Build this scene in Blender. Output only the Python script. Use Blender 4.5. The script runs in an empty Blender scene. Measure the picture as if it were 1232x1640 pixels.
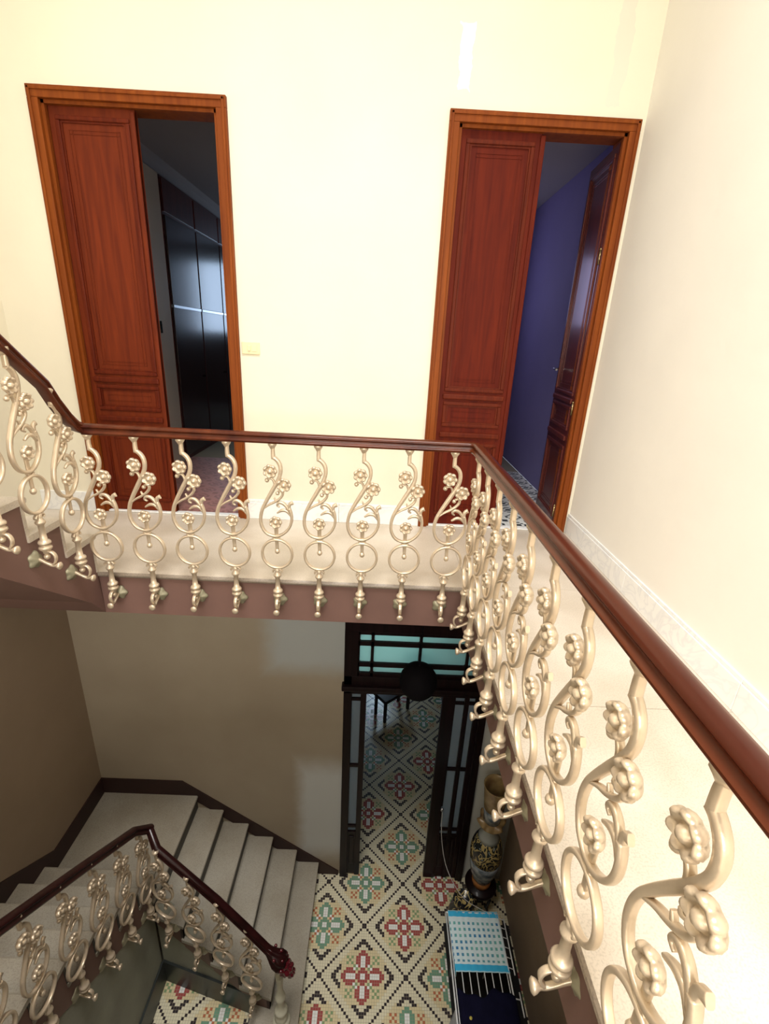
import bpy, bmesh, math, random
from mathutils import Vector, Matrix
random.seed(7)
PI = math.pi
S = bpy.context.scene
COL = S.collection

# ------------------------------------------------------------------ camera
HC = 1.5
F_PX, PITCH, ROLL, YAW = 756.6361, .3479, .0514, .0154
cy, sy, cp, sp = math.cos(YAW), math.sin(YAW), math.cos(PITCH), math.sin(PITCH)
fw = Vector((sy*cp, cy*cp, -sp)); rt = Vector((cy, -sy, 0)); up = rt.cross(fw)
cr, sr = math.cos(ROLL), math.sin(ROLL)
# picture right = cr*rt + sr*up ; picture up = -sr*rt + cr*up (roll about the view axis)
right = rt*cr + up*sr
upv = up*cr - rt*sr
cam_d = bpy.data.cameras.new('camera'); cam = bpy.data.objects.new('camera', cam_d); COL.objects.link(cam)
cam.matrix_world = Matrix(((right.x, upv.x, -fw.x, 0), (right.y, upv.y, -fw.y, 0), (right.z, upv.z, -fw.z, HC), (0, 0, 0, 1)))
cam_d.sensor_fit = 'HORIZONTAL'; cam_d.sensor_width = 36; cam_d.lens = F_PX/1232*36; cam_d.clip_start = .02
S.camera = cam

# ------------------------------------------------------------------ world, lights, exposure
W = bpy.data.worlds.new('world'); S.world = W; W.use_nodes = True
bg = W.node_tree.nodes['Background']; bg.inputs[0].default_value = (.75, .85, 1, 1); bg.inputs[1].default_value = .6

def area(name, loc, rot, sx, sy_, power, col):
    l = bpy.data.lights.new(name, 'AREA'); l.shape = 'RECTANGLE'; l.size = sx; l.size_y = sy_; l.energy = power; l.color = col
    o = bpy.data.objects.new(name, l); COL.objects.link(o); o.location = loc; o.rotation_euler = rot; return o
area('skylight_daylight', (-.45, .3, 6.35), (0, 0, 0), 2.4, 2.4, 262, (1, .97, .93)).data.spread = math.radians(112)  # deep skylight curb
area('landing_fill_light', (-.3, -3.4, 1.9), (math.radians(86), 0, 0), 2.4, 1.6, 215, (1, .96, .89))  # added fill behind the viewer for upper wall and fascia, no window there
area('fanlight_daylight', (.1, 9.85, -1.5), (math.radians(-88), 0, 0), 1.1, .9, 3, (.62, .82, 1))
area('transom_fill_light', (.15, 5.3, -1.2), (math.radians(-90), 0, 0), .9, .25, 1.3, (.75, 1, .98)).data.spread = math.radians(60)  # added fill that backlights the transom panes, no fixture hangs here
area('bedroom_window_daylight', (-1.3, 10.2, 2.1), (math.radians(-90), 0, 0), .9, 1.2, 4, (.6, .7, 1))
area('bathroom_window_daylight', (.6, 6.8, 2.2), (math.radians(-90), 0, 0), .8, .8, 7, (.6, .6, 1))
S.view_settings.view_transform = 'Standard'; S.view_settings.look = 'None'
S.view_settings.gamma = 1; S.view_settings.use_curve_mapping = False
S.view_settings.exposure = -.15

# ------------------------------------------------------------------ materials
MATS = {}
def new_mat(name):
    m = bpy.data.materials.new(name); m.use_nodes = True; nt = m.node_tree
    b = nt.nodes['Principled BSDF']; MATS[name] = m
    return m, nt, b
def plain(name, col, rough=.5, metal=0, bump=0, bscale=40, var=0, vscale=3, coat=0, spec=.5, col2=None):
    m, nt, b = new_mat(name)
    b.inputs['Base Color'].default_value = (*col, 1); b.inputs['Roughness'].default_value = rough
    b.inputs['Metallic'].default_value = metal; b.inputs['Coat Weight'].default_value = coat
    b.inputs['Specular IOR Level'].default_value = spec
    tc = nt.nodes.new('ShaderNodeTexCoord')
    if var or col2:
        n = nt.nodes.new('ShaderNodeTexNoise'); n.inputs['Scale'].default_value = vscale; n.inputs['Detail'].default_value = 6
        nt.links.new(tc.outputs['Object'], n.inputs['Vector'])
        r = nt.nodes.new('ShaderNodeValToRGB'); r.color_ramp.elements[0].position = .32; r.color_ramp.elements[1].position = .68
        c2 = col2 or tuple(c*(1-var) for c in col)
        r.color_ramp.elements[0].color = (*c2, 1); r.color_ramp.elements[1].color = (*col, 1)
        nt.links.new(n.outputs['Fac'], r.inputs[0]); nt.links.new(r.outputs[0], b.inputs['Base Color'])
    if bump:
        n = nt.nodes.new('ShaderNodeTexNoise'); n.inputs['Scale'].default_value = bscale; n.inputs['Detail'].default_value = 4
        nt.links.new(tc.outputs['Object'], n.inputs['Vector'])
        bp = nt.nodes.new('ShaderNodeBump'); bp.inputs['Strength'].default_value = bump; bp.inputs['Distance'].default_value = .01
        nt.links.new(n.outputs['Fac'], bp.inputs['Height']); nt.links.new(bp.outputs[0], b.inputs['Normal'])
    return m
def wood(name, dark, light, rough=.35, axis=2, scale=5, coat=.3, spec=.14):
    m, nt, b = new_mat(name)
    tc = nt.nodes.new('ShaderNodeTexCoord'); mp = nt.nodes.new('ShaderNodeMapping')
    sc = [scale*5]*3; sc[axis] = scale*.35; mp.inputs['Scale'].default_value = sc
    n = nt.nodes.new('ShaderNodeTexNoise'); n.inputs['Scale'].default_value = 1; n.inputs['Detail'].default_value = 8; n.inputs['Distortion'].default_value = .8
    r = nt.nodes.new('ShaderNodeValToRGB'); r.color_ramp.elements[0].position = .3; r.color_ramp.elements[1].position = .7
    r.color_ramp.elements[0].color = (*dark, 1); r.color_ramp.elements[1].color = (*light, 1)
    nt.links.new(tc.outputs['Object'], mp.inputs[0]); nt.links.new(mp.outputs[0], n.inputs['Vector'])
    nt.links.new(n.outputs['Fac'], r.inputs[0]); nt.links.new(r.outputs[0], b.inputs['Base Color'])
    b.inputs['Roughness'].default_value = rough; b.inputs['Coat Weight'].default_value = coat; b.inputs['Coat Roughness'].default_value = .15
    b.inputs['Specular IOR Level'].default_value = spec
    return m
def speckle(name, base, spot, scale=220, rough=.35, patch=None):
    m, nt, b = new_mat(name)
    tc = nt.nodes.new('ShaderNodeTexCoord')
    n = nt.nodes.new('ShaderNodeTexNoise'); n.inputs['Scale'].default_value = scale; n.inputs['Detail'].default_value = 2
    n2 = nt.nodes.new('ShaderNodeTexNoise'); n2.inputs['Scale'].default_value = 2.2; n2.inputs['Detail'].default_value = 5
    for q in (n, n2): nt.links.new(tc.outputs['Object'], q.inputs['Vector'])
    r = nt.nodes.new('ShaderNodeValToRGB'); r.color_ramp.elements[0].position = .36; r.color_ramp.elements[1].position = .52
    r.color_ramp.elements[0].color = (*spot, 1); r.color_ramp.elements[1].color = (*base, 1)
    r2 = nt.nodes.new('ShaderNodeValToRGB'); r2.color_ramp.elements[0].position = .35; r2.color_ramp.elements[1].position = .65
    r2.color_ramp.elements[0].color = (*(patch or (.8, .77, .72)), 1); r2.color_ramp.elements[1].color = (1, 1, 1, 1)
    mx = nt.nodes.new('ShaderNodeMix'); mx.data_type = 'RGBA'; mx.blend_type = 'MULTIPLY'; mx.inputs[0].default_value = 1
    nt.links.new(n.outputs['Fac'], r.inputs[0]); nt.links.new(n2.outputs['Fac'], r2.inputs[0])
    nt.links.new(r.outputs[0], mx.inputs[6]); nt.links.new(r2.outputs[0], mx.inputs[7]); nt.links.new(mx.outputs[2], b.inputs['Base Color'])
    b.inputs['Roughness'].default_value = rough
    return m
def marble(name, base, vein, rough=.25):
    m, nt, b = new_mat(name)
    tc = nt.nodes.new('ShaderNodeTexCoord')
    n = nt.nodes.new('ShaderNodeTexNoise'); n.inputs['Scale'].default_value = 5; n.inputs['Detail'].default_value = 9; n.inputs['Distortion'].default_value = 1.6
    nt.links.new(tc.outputs['Object'], n.inputs['Vector'])
    r = nt.nodes.new('ShaderNodeValToRGB'); e = r.color_ramp.elements
    e[0].position = .44; e[0].color = (*base, 1); e[1].position = .56; e[1].color = (*base, 1)
    k = e.new(.5); k.color = (*vein, 1)
    nt.links.new(n.outputs['Fac'], r.inputs[0]); nt.links.new(r.outputs[0], b.inputs['Base Color'])
    b.inputs['Roughness'].default_value = rough
    return m

# wall paint with box-masked patches: plaster repairs and painted-in light
def wall_paint(name, col, patches=(), pcol=(.9, .88, .8), col2=None, soft=0):
    m, nt, b = new_mat(name)
    tc = nt.nodes.new('ShaderNodeTexCoord')
    n = nt.nodes.new('ShaderNodeTexNoise'); n.inputs['Scale'].default_value = 1.3; n.inputs['Detail'].default_value = 5
    nt.links.new(tc.outputs['Object'], n.inputs['Vector'])
    r = nt.nodes.new('ShaderNodeValToRGB'); r.color_ramp.elements[0].position = .3; r.color_ramp.elements[1].position = .7
    r.color_ramp.elements[0].color = (*(col2 or tuple(c*.94 for c in col)), 1); r.color_ramp.elements[1].color = (*col, 1)
    nt.links.new(n.outputs['Fac'], r.inputs[0]); cur = r.outputs[0]
    sep = nt.nodes.new('ShaderNodeSeparateXYZ')
    w = nt.nodes.new('ShaderNodeTexNoise'); w.inputs['Scale'].default_value = 9; w.inputs['Detail'].default_value = 5
    nt.links.new(tc.outputs['Object'], w.inputs['Vector'])
    mw = nt.nodes.new('ShaderNodeVectorMath'); mw.operation = 'MULTIPLY_ADD'; mw.inputs[1].default_value = (.09, .09, .09)
    nt.links.new(w.outputs['Color'], mw.inputs[0]); nt.links.new(tc.outputs['Object'], mw.inputs[2]); nt.links.new(mw.outputs[0], sep.inputs[0])
    def mth(op, a, c):
        q = nt.nodes.new('ShaderNodeMath'); q.operation = op
        for i, v in enumerate((a, c)):
            if isinstance(v, (int, float)): q.inputs[i].default_value = v
            else: nt.links.new(v, q.inputs[i])
        return q.outputs[0]
    for ax, c0, h0, c1, h1, pc in patches:
        a = sep.outputs[ax]; z = sep.outputs[2]
        d1 = mth('DIVIDE', mth('ABSOLUTE', mth('SUBTRACT', a, c0+.045), 0), h0)
        d2 = mth('DIVIDE', mth('ABSOLUTE', mth('SUBTRACT', z, c1+.045), 0), h1)
        k = mth('LESS_THAN', mth('MAXIMUM', d1, d2), 1.0)
        if soft:
            mr = nt.nodes.new('ShaderNodeMapRange'); mr.interpolation_type = 'SMOOTHSTEP'; mr.inputs[1].default_value = 1.25; mr.inputs[2].default_value = 1.25-soft
            nt.links.new(mth('MAXIMUM', d1, d2), mr.inputs[0]); k = mr.outputs[0]
        mx = nt.nodes.new('ShaderNodeMix'); mx.data_type = 'RGBA'; nt.links.new(k, mx.inputs[0])
        nt.links.new(cur, mx.inputs[6]); mx.inputs[7].default_value = (*pc, 1); cur = mx.outputs[2]
    nt.links.new(cur, b.inputs['Base Color']); b.inputs['Roughness'].default_value = .75
    bp = nt.nodes.new('ShaderNodeBump'); bp.inputs['Strength'].default_value = .25; bp.inputs['Distance'].default_value = .008
    nt.links.new(w.outputs['Fac'], bp.inputs['Height']); nt.links.new(bp.outputs[0], b.inputs['Normal'])
    return m

M_wall = wall_paint('cream_paint', (.86, .805, .65), [(0, .43, .04, 3.23, .17, (.97, .96, .9)), (0, 1.42, .05, 3.32, .3, (.78, .74, .62)), (0, 1.13, .34, 3.73, .09, (.84, .8, .66))])  # the white streak above the right door is light painted into the colour
M_wall_r = wall_paint('pale_cream_paint', (.88, .85, .78))
M_wall_lo = wall_paint('old_limewash', (.40, .335, .245), [(0, -.5, .5, -1.1, .5, (.43, .44, .42)), (0, -.38, .34, -3.5, .7, (.58, .585, .56)), (0, 1.4, .4, -3.2, 1.5, (.62, .63, .6))], col2=(.35, .285, .205), soft=.55)  # soft grey patches paint bluish light onto the brown limewash
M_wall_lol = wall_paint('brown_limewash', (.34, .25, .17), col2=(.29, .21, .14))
M_white = plain('white_ceiling_paint', (.8, .78, .72), .8)
M_fascia = plain('mauve_brown_paint', (.19, .104, .084), .55, var=.12, vscale=4)
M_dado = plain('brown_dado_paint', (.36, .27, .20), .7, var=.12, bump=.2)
M_stone = speckle('beige_terrazzo', (.65, .58, .495), (.55, .49, .415), 150, .35)
M_tread = speckle('grey_stone_tread', (.43, .395, .325), (.345, .315, .26), 130, .45)
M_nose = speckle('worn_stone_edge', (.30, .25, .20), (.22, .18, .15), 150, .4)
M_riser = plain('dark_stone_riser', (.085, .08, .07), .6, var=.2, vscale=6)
M_inner = plain('green_grey_plaster', (.34, .34, .27), .7, var=.25, vscale=2.5, bump=.2)
M_black = plain('dark_slate_skirting', (.035, .042, .04), .4, var=.3, vscale=8)
M_marble = marble('white_marble', (.88, .88, .86), (.78, .785, .79))
M_browns = plain('dark_brown_skirting_paint', (.035, .012, .009), .6, var=.2)
M_door = wood('orange_brown_varnish', (.10, .014, .004), (.165, .026, .006), .55, 2, 5, 0)
M_door2 = wood('red_brown_varnish', (.075, .006, .002), (.125, .013, .003), .6, 2, 5, 0)
M_doordk = wood('deep_brown_varnish', (.07, .014, .012), (.11, .022, .016), .3, 2, 5, .3)
M_moul = wood('moulding_varnish', (.075, .008, .002), (.125, .017, .004), .5, 2, 7, 0)
M_frame = wood('frame_varnish', (.16, .034, .006), (.25, .062, .009), .5, 2, 4, 0)
M_rail = wood('mahogany_rail', (.032, .005, .003), (.115, .027, .009), .3, 1, 1.2, .25)
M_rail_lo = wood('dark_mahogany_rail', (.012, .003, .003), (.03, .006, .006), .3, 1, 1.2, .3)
M_knob = plain('glossy_red_lacquer', (.09, .006, .012), .12, coat=1)
M_iron = plain('champagne_cast_iron', (.66, .535, .39), .33, .45, bump=.12, bscale=60, var=.16, vscale=14)
M_iron2 = plain('aged_champagne_iron', (.5, .42, .28), .45, .3, var=.2, vscale=10)
M_ros = plain('greenish_bronze_paint', (.36, .33, .22), .45, .3, var=.25, vscale=30)
M_newel = plain('cream_newel_paint', (.72, .69, .54), .4, var=.1)
M_lodoor = wood('near_black_stained_wood', (.006, .003, .003), (.014, .005, .006), .4, 2, 5, .1)
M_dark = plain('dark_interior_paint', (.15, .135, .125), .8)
M_violet = plain('violet_blue_paint', (.25, .22, .44), .75, var=.06)
M_greyw = plain('grey_brown_paint', (.6, .52, .42), .6)
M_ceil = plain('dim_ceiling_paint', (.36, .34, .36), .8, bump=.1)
M_gloss = wood('glossy_wardrobe_laminate', (.035, .018, .02), (.06, .03, .03), .22, 2, 3, .4)
M_steel = plain('brushed_steel', (.6, .62, .66), .3, 1)
M_brass = plain('aged_brass', (.35, .25, .12), .35, 1)
M_switch = plain('yellowed_plastic', (.82, .74, .46), .4)
M_redfloor = plain('red_cement_tile', (.36, .12, .09), .3, var=.3, vscale=5, col2=(.2, .12, .1))
M_tl = plain('white_cement_tile', (.75, .76, .72), .3)
M_tk = plain('charcoal_cement_tile', (.05, .06, .06), .3)
M_grout = plain('cement_grout', (.3, .27, .2), .9)
M_wire = plain('white_coated_wire', (.85, .87, .88), .3)
M_navy = plain('navy_cloth', (.008, .008, .028), .95, var=.3, vscale=12, spec=.1)
M_yel = plain('yellow_print', (.6, .5, .1), .8)
M_grcl = plain('pale_grey_cloth', (.5, .52, .56), .9, var=.2, vscale=20)
M_cord = plain('pale_cord', (.5, .48, .46), .6)
M_globe = plain('black_iron_lantern', (.004, .003, .004), .8, spec=.1)
M_plate = plain('lantern_glass', (.5, .6, .75), .1)

def glass_pane(name, col, strength=0):
    m, nt, b = new_mat(name)
    b.inputs['Base Color'].default_value = (*col, 1); b.inputs['Roughness'].default_value = .45
    tr = nt.nodes.new('ShaderNodeBsdfTranslucent'); tr.inputs[0].default_value = (*col, 1)
    n = nt.nodes.new('ShaderNodeTexNoise'); n.inputs['Scale'].default_value = 120
    bp = nt.nodes.new('ShaderNodeBump'); bp.inputs['Strength'].default_value = .3
    nt.links.new(n.outputs['Fac'], bp.inputs['Height']); nt.links.new(bp.outputs[0], b.inputs['Normal'])
    mx = nt.nodes.new('ShaderNodeMixShader'); mx.inputs[0].default_value = .8
    nt.links.new(b.outputs[0], mx.inputs[1]); nt.links.new(tr.outputs[0], mx.inputs[2])
    nt.links.new(mx.outputs[0], nt.nodes['Material Output'].inputs[0])
    return m
M_pane = glass_pane('sea_green_frosted_glass', (.7, .95, .93))
M_pane2 = glass_pane('grey_frosted_glass', (.62, .68, .70))
def lit(name, col, s):
    m, nt, b = new_mat(name); b.inputs['Base Color'].default_value = (*col, 1)
    b.inputs['Emission Color'].default_value = (*col, 1); b.inputs['Emission Strength'].default_value = s; return m
M_litpane2 = lit('bright_fanlight_glass', (.6, .8, 1), 14.0)
M_litpane = lit('daylit_window_glass', (.55, .75, 1), 5.0)

# ------------------------------------------------------------------ mesh helpers
def box(bm, x0, x1, y0, y1, z0, z1, mi=0, bev=0):
    vs = [bm.verts.new((x, y, z)) for x in (x0, x1) for y in (y0, y1) for z in (z0, z1)]
    fs = []
    for a in ((0, 1, 3, 2), (4, 6, 7, 5), (0, 4, 5, 1), (2, 3, 7, 6), (0, 2, 6, 4), (1, 5, 7, 3)):
        f = bm.faces.new([vs[i] for i in a]); f.material_index = mi; fs.append(f)
    if bev:
        es = {e for f in fs for e in f.edges}
        bmesh.ops.bevel(bm, geom=list(es), offset=bev, segments=2, affect='EDGES', profile=.5)
    return vs
def prism(bm, pts, axis, a0, a1, mi=0):
    """extrude a polygon given in the two other axes along axis (0 x, 1 y, 2 z)"""
    def mk(p, a):
        c = [p[0], p[1]]; c.insert(axis, a); return bm.verts.new(c)
    A = [mk(p, a0) for p in pts]; B = [mk(p, a1) for p in pts]; n = len(pts)
    fs = [bm.faces.new(A), bm.faces.new(B[::-1])]
    for i in range(n): fs.append(bm.faces.new([A[i], B[i], B[(i+1) % n], A[(i+1) % n]]))
    for f in fs: f.material_index = mi
def lathe(bm, prof, seg=24, c=(0, 0, 0), axis='z', mod=None, mi=0, smooth=True):
    rows = []
    for (r, h) in prof:
        row = []
        for k in range(seg):
            t = 2*PI*k/seg
            rr, hh = (mod(r, h, t) if mod else (r, h))
            x, y = rr*math.cos(t), rr*math.sin(t)
            p = (x, y, hh) if axis == 'z' else ((x, -hh, y) if axis == 'y' else (hh, x, y))
            row.append(bm.verts.new((p[0]+c[0], p[1]+c[1], p[2]+c[2])))
        rows.append(row)
    for a, b in zip(rows, rows[1:]):
        for k in range(seg):
            f = bm.faces.new([a[k], a[(k+1) % seg], b[(k+1) % seg], b[k]]); f.smooth = smooth; f.material_index = mi
    for row, rev in ((rows[0], True), (rows[-1], False)):
        f = bm.faces.new(row[::-1] if rev else row); f.material_index = mi; f.smooth = smooth
def ball(bm, c, r, seg=10, rings=6, mi=0, sz=1):
    lathe(bm, [(r*max(.02, math.sin(PI*i/rings)), -r*sz*math.cos(PI*i/rings)) for i in range(rings+1)], seg, c, 'z', mi=mi)
def smooth_path(pts, n=4, closed=False):
    out = []; m = len(pts)
    rng = range(m) if closed else range(m-1)
    for i in rng:
        g = lambda k: Vector(pts[k % m] if closed else pts[min(max(k, 0), m-1)])
        p0, p1, p2, p3 = g(i-1), g(i), g(i+1), g(i+2)
        for j in range(n):
            t = j/n
            out.append(.5*((2*p1)+(p2-p0)*t+(2*p0-5*p1+4*p2-p3)*t*t+(3*p1-p0-3*p2+p3)*t**3))
    if not closed: out.append(Vector(pts[-1]))
    return out
RR = [(1, .55), (.75, .92), (0, 1), (-.75, .92), (-1, .55), (-1, -.55), (-.75, -.92), (0, -1), (.75, -.92), (1, -.55)]
def ribbon(bm, pts2, w, d, n=4, closed=False, y0=0, plane='xz', sec=RR, mi=0):
    """flat cast bar following a curve in the baluster's plane; w and d may be lists (tapers)"""
    P = smooth_path([(p[0], p[1], 0) for p in pts2], n, closed); m = len(P); rows = []
    def val(v, i):
        if isinstance(v, (int, float)): return v
        t = i/(m-1)*(len(v)-1); k = min(int(t), len(v)-2); return v[k]*(1-(t-k))+v[k+1]*(t-k)
    for i, p in enumerate(P):
        a = P[(i-1) % m] if closed or i else P[0]; b = P[(i+1) % m] if closed or i < m-1 else P[-1]
        t = (b-a).normalized(); nx, nz = -t.y, t.x
        row = []
        for (u, v) in sec:
            du = u*val(w, i)/2; dv = v*val(d, i)/2
            q = (p.x+nx*du, y0+dv, p.y+nz*du) if plane == 'xz' else (y0+dv, p.x+nx*du, p.y+nz*du)
            row.append(bm.verts.new(q))
        rows.append(row)
    k = len(sec)
    pairs = list(zip(rows, rows[1:]))
    if closed: pairs.append((rows[-1], rows[0]))
    for a, b in pairs:
        for j in range(k):
            f = bm.faces.new([a[j], b[j], b[(j+1) % k], a[(j+1) % k]]); f.smooth = True; f.material_index = mi
    if not closed:
        bm.faces.new(rows[0]); bm.faces.new(rows[-1][::-1])
def tube(bm, pts, r, seg=8, mi=0):
    pts = [Vector(p) for p in pts]; rows = []; ref = Vector((.13, .31, .94)).normalized()
    for i, p in enumerate(pts):
        t = (pts[min(i+1, len(pts)-1)]-pts[max(i-1, 0)]).normalized()
        a = t.cross(ref).normalized(); b = t.cross(a)
        rows.append([bm.verts.new(p+(a*math.cos(2*PI*k/seg)+b*math.sin(2*PI*k/seg))*r) for k in range(seg)])
    for a, b in zip(rows, rows[1:]):
        for k in range(seg):
            f = bm.faces.new([a[k], a[(k+1) % seg], b[(k+1) % seg], b[k]]); f.smooth = True; f.material_index = mi
    bm.faces.new(rows[0][::-1]); bm.faces.new(rows[-1])
def sweep(bm, pts, sec, mi=0, smooth=False):
    """sweep an upright section (across, up) along a 3-D path, mitred in plan"""
    pts = [Vector(p) for p in pts]; rows = []; Z = Vector((0, 0, 1))
    for i, p in enumerate(pts):
        d1 = (p-pts[i-1]) if i else (pts[1]-p); d2 = (pts[i+1]-p) if i < len(pts)-1 else (p-pts[i-1])
        d1, d2 = d1.normalized(), d2.normalized()
        h1 = Vector((d1.x, d1.y, 0)).normalized(); h2 = Vector((d2.x, d2.y, 0)).normalized()
        hh = (h1+h2).normalized(); side = hh.cross(Z); k = 1/max(.35, h1.dot(hh))
        t = (d1+d2).normalized(); upd = side.cross(t).normalized()
        rows.append([bm.verts.new(p+side*a*k+upd*b) for a, b in sec])
    n = len(sec)
    for a, b in zip(rows, rows[1:]):
        for j in range(n):
            f = bm.faces.new([a[j], a[(j+1) % n], b[(j+1) % n], b[j]]); f.material_index = mi; f.smooth = smooth
    bm.faces.new(rows[0][::-1]); bm.faces.new(rows[-1])

def obj(name, bm, mats, parent=None, smooth_angle=None):
    bmesh.ops.recalc_face_normals(bm, faces=bm.faces)
    me = bpy.data.meshes.new(name); bm.to_mesh(me); bm.free()
    for m in (mats if isinstance(mats, (list, tuple)) else [mats]): me.materials.append(m)
    if smooth_angle: 
        me.shade_smooth(); me.set_sharp_from_angle(angle=smooth_angle)
    o = bpy.data.objects.new(name, me); COL.objects.link(o)
    if parent: o.parent = parent
    return o
def thing(name, label, cat, loc=(0, 0, 0), rz=0, group=None):
    o = bpy.data.objects.new(name, None); o.empty_display_size = .05; COL.objects.link(o); o.location = loc; o.rotation_euler = (0, 0, rz)
    o['label'] = label; o['category'] = cat
    if group: o['group'] = group
    return o
def tag(o, label, cat, group=None, kind=None):
    o['label'] = label; o['category'] = cat
    if group: o['group'] = group
    if kind: o['kind'] = kind
    return o
def root(name, label=None, cat=None):
    o = bpy.data.objects.new(name, None); COL.objects.link(o); o['kind'] = 'structure'
    if label: o['label'] = label; o['category'] = cat
    return o
def struct(name, bm, mats, label, cat, parent=None):
    o = obj(name, bm, mats, parent); o['kind'] = 'structure'
    if not parent: o['label'] = label; o['category'] = cat
    return o
def dup(r0, loc, rz, label=None, group=None):
    r = r0.copy(); COL.objects.link(r); r.location = loc; r.rotation_euler = (0, 0, rz)
    if label: r['label'] = label
    if group: r['group'] = group
    for ch in list(r0.children):
        c = ch.copy(); COL.objects.link(c); c.parent = r
        for g in ch.children:
            d = g.copy(); COL.objects.link(d); d.parent = c
    return r

# ------------------------------------------------------------------ key planes
YB = 3.837; YF = 2.765; XF = .61; XL = -2.87; XR = 1.66; ZG = -4.51; ZC = 6.4; XS = -1.80; YN = -3.6; ZSL = -.313
TW = .22   # wall thickness
D1 = (-2.411, -1.114); D2 = (.355, 1.626); DH = 2.95; G0, G1, GT = -.255, 1.20, -.86
# ------------------------------------------------------------------ walls
fr = .02
bm = bmesh.new()
xs = [XL-.2, D1[0]+fr, D1[1]-fr, D2[0]+fr, D2[1]-fr, XR+.2]
for a, b in ((xs[0], xs[1]), (xs[2], xs[3]), (xs[4], xs[5])): box(bm, a, b, YB, YB+TW, 0, DH-fr)
box(bm, xs[0], xs[5], YB, YB+TW, DH-fr, ZC)
struct('wall_back', bm, M_wall, 'cream painted upper wall holding the two brown double doors', 'wall')
bm = bmesh.new()
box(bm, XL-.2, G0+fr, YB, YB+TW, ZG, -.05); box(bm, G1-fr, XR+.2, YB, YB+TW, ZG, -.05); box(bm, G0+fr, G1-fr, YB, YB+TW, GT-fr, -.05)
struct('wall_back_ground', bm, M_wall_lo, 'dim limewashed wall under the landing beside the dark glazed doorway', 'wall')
bm = bmesh.new(); box(bm, XR, XR+.2, YN, YB, 0, ZC)
struct('wall_right', bm, M_wall_r, 'pale cream wall along the right gallery above the marble skirting', 'wall')
bm = bmesh.new(); box(bm, XR, XR+.2, YN, YB, ZG, 0)
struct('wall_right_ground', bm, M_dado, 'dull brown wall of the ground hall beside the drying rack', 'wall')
bm = bmesh.new(); box(bm, XL-.2, XL, YN, YB, 0, ZC)
struct('wall_left', bm, M_wall, 'cream wall beside the stairs going up on the left', 'wall')
bm = bmesh.new(); box(bm, XL-.2, XL, YN, YB, ZG, 0)
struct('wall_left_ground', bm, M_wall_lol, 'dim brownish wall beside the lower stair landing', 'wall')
bm = bmesh.new(); box(bm, XL-.2, XR+.2, YN-.2, YN, ZG, ZC)
struct('wall_front', bm, M_wall_r, 'cream wall behind the viewer', 'wall')
bm = bmesh.new()
box(bm, XL-.2, -1.7, YN, YB, ZC, ZC+.15); box(bm, 1.3, XR+.2, YN, YB, ZC, ZC+.15); box(bm, -1.7, 1.3, YN, -.8, ZC, ZC+.15); box(bm, -1.7, 1.3, 2.6, YB, ZC, ZC+.15)
struct('ceiling', bm, M_white, 'white ceiling around the skylight opening', 'ceiling')
bm = bmesh.new()
for i in range(4): box(bm, -1.7+i*1-.03*(i > 0), -1.67+i*1, -.8, 2.6, ZC, ZC+.12)
box(bm, -1.7, 1.3, -.8, -.76, ZC, ZC+.12); box(bm, -1.7, 1.3, 2.56, 2.6, ZC, ZC+.12)
struct('window_1', bm, M_white, 'white frame of the skylight over the stairwell', 'window')

# ------------------------------------------------------------------ landing, gallery slab and its stone slabs
land = root('floor_upper', 'beige polished stone floor of the upper landing and gallery', 'floor')
bm = bmesh.new()
prism(bm, [(XL, YF+.012), (XS-.0, YF+.012), (XF+.012, YF+.012), (XF+.012, YN), (XR, YN), (XR, YB), (XL, YB)], 2, ZSL+.004, -.045)
struct('slab', bm, M_white, '', '', land)
bm = bmesh.new()
prism(bm, [(XL, YF), (XF, YF), (XF, YN), (XF+.014, YN), (XF+.014, YF+.014), (XL, YF+.014)], 2, ZSL, -.04)
struct('fascia', bm, M_fascia, '', '', land)
bm = bmesh.new(); box(bm, XS+.02, XF, YN, -.35, ZSL, -.04)
struct('slab', bm, M_fascia, '', '', land)
def stone(x0, x1, y0, y1, edge):
    """one floor slab 4 cm thick with a rounded worn edge on the well side"""
    bm = bmesh.new(); g = .0012
    x0 += g; x1 -= g; y0 += g; y1 -= g
    prof = [(.0, 0), (-.012, -.003), (-.02, -.011), (-.023, -.02), (-.02, -.03), (-.012, -.038), (0, -.04)]
    if edge == 'y':
        prism(bm, [(y1, 0), (y0+.02, 0)]+[(y0+.0+a, b) for a, b in prof[1:]]+[(y1, -.04)], 0, x0, x1)
    elif edge == 'x':
        prism(bm, [(x1, 0), (x0+.02, 0)]+[(x0+a, b) for a, b in prof[1:]]+[(x1, -.04)], 1, y0, y1)
    else: box(bm, x0, x1, y0, y1, -.04, 0)
    bmesh.ops.recalc_face_normals(bm, faces=bm.faces)
    for f in bm.faces:
        c = f.calc_center_median()
        if f.normal.z < .8 and (c.y < y0+.012 if edge == 'y' else (c.x < x0+.012 if edge == 'x' else False)): f.material_index = 1
    o = struct('floor_slab', bm, [M_stone, M_nose], '', '', land); return o
for a, b in zip((XL,), (XF,)): stone(a, b, YF, YB, 'y')
stone(XF, XR, 2.78, YB, None)
ys = [2.78, 1.70, .62, -.46, -1.54, -2.6, YN]
for a, b in zip(ys, ys[1:]): stone(XF, XR, b, a, 'x')
stone(XS+.02, XF, YN, -.35, None)
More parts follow.
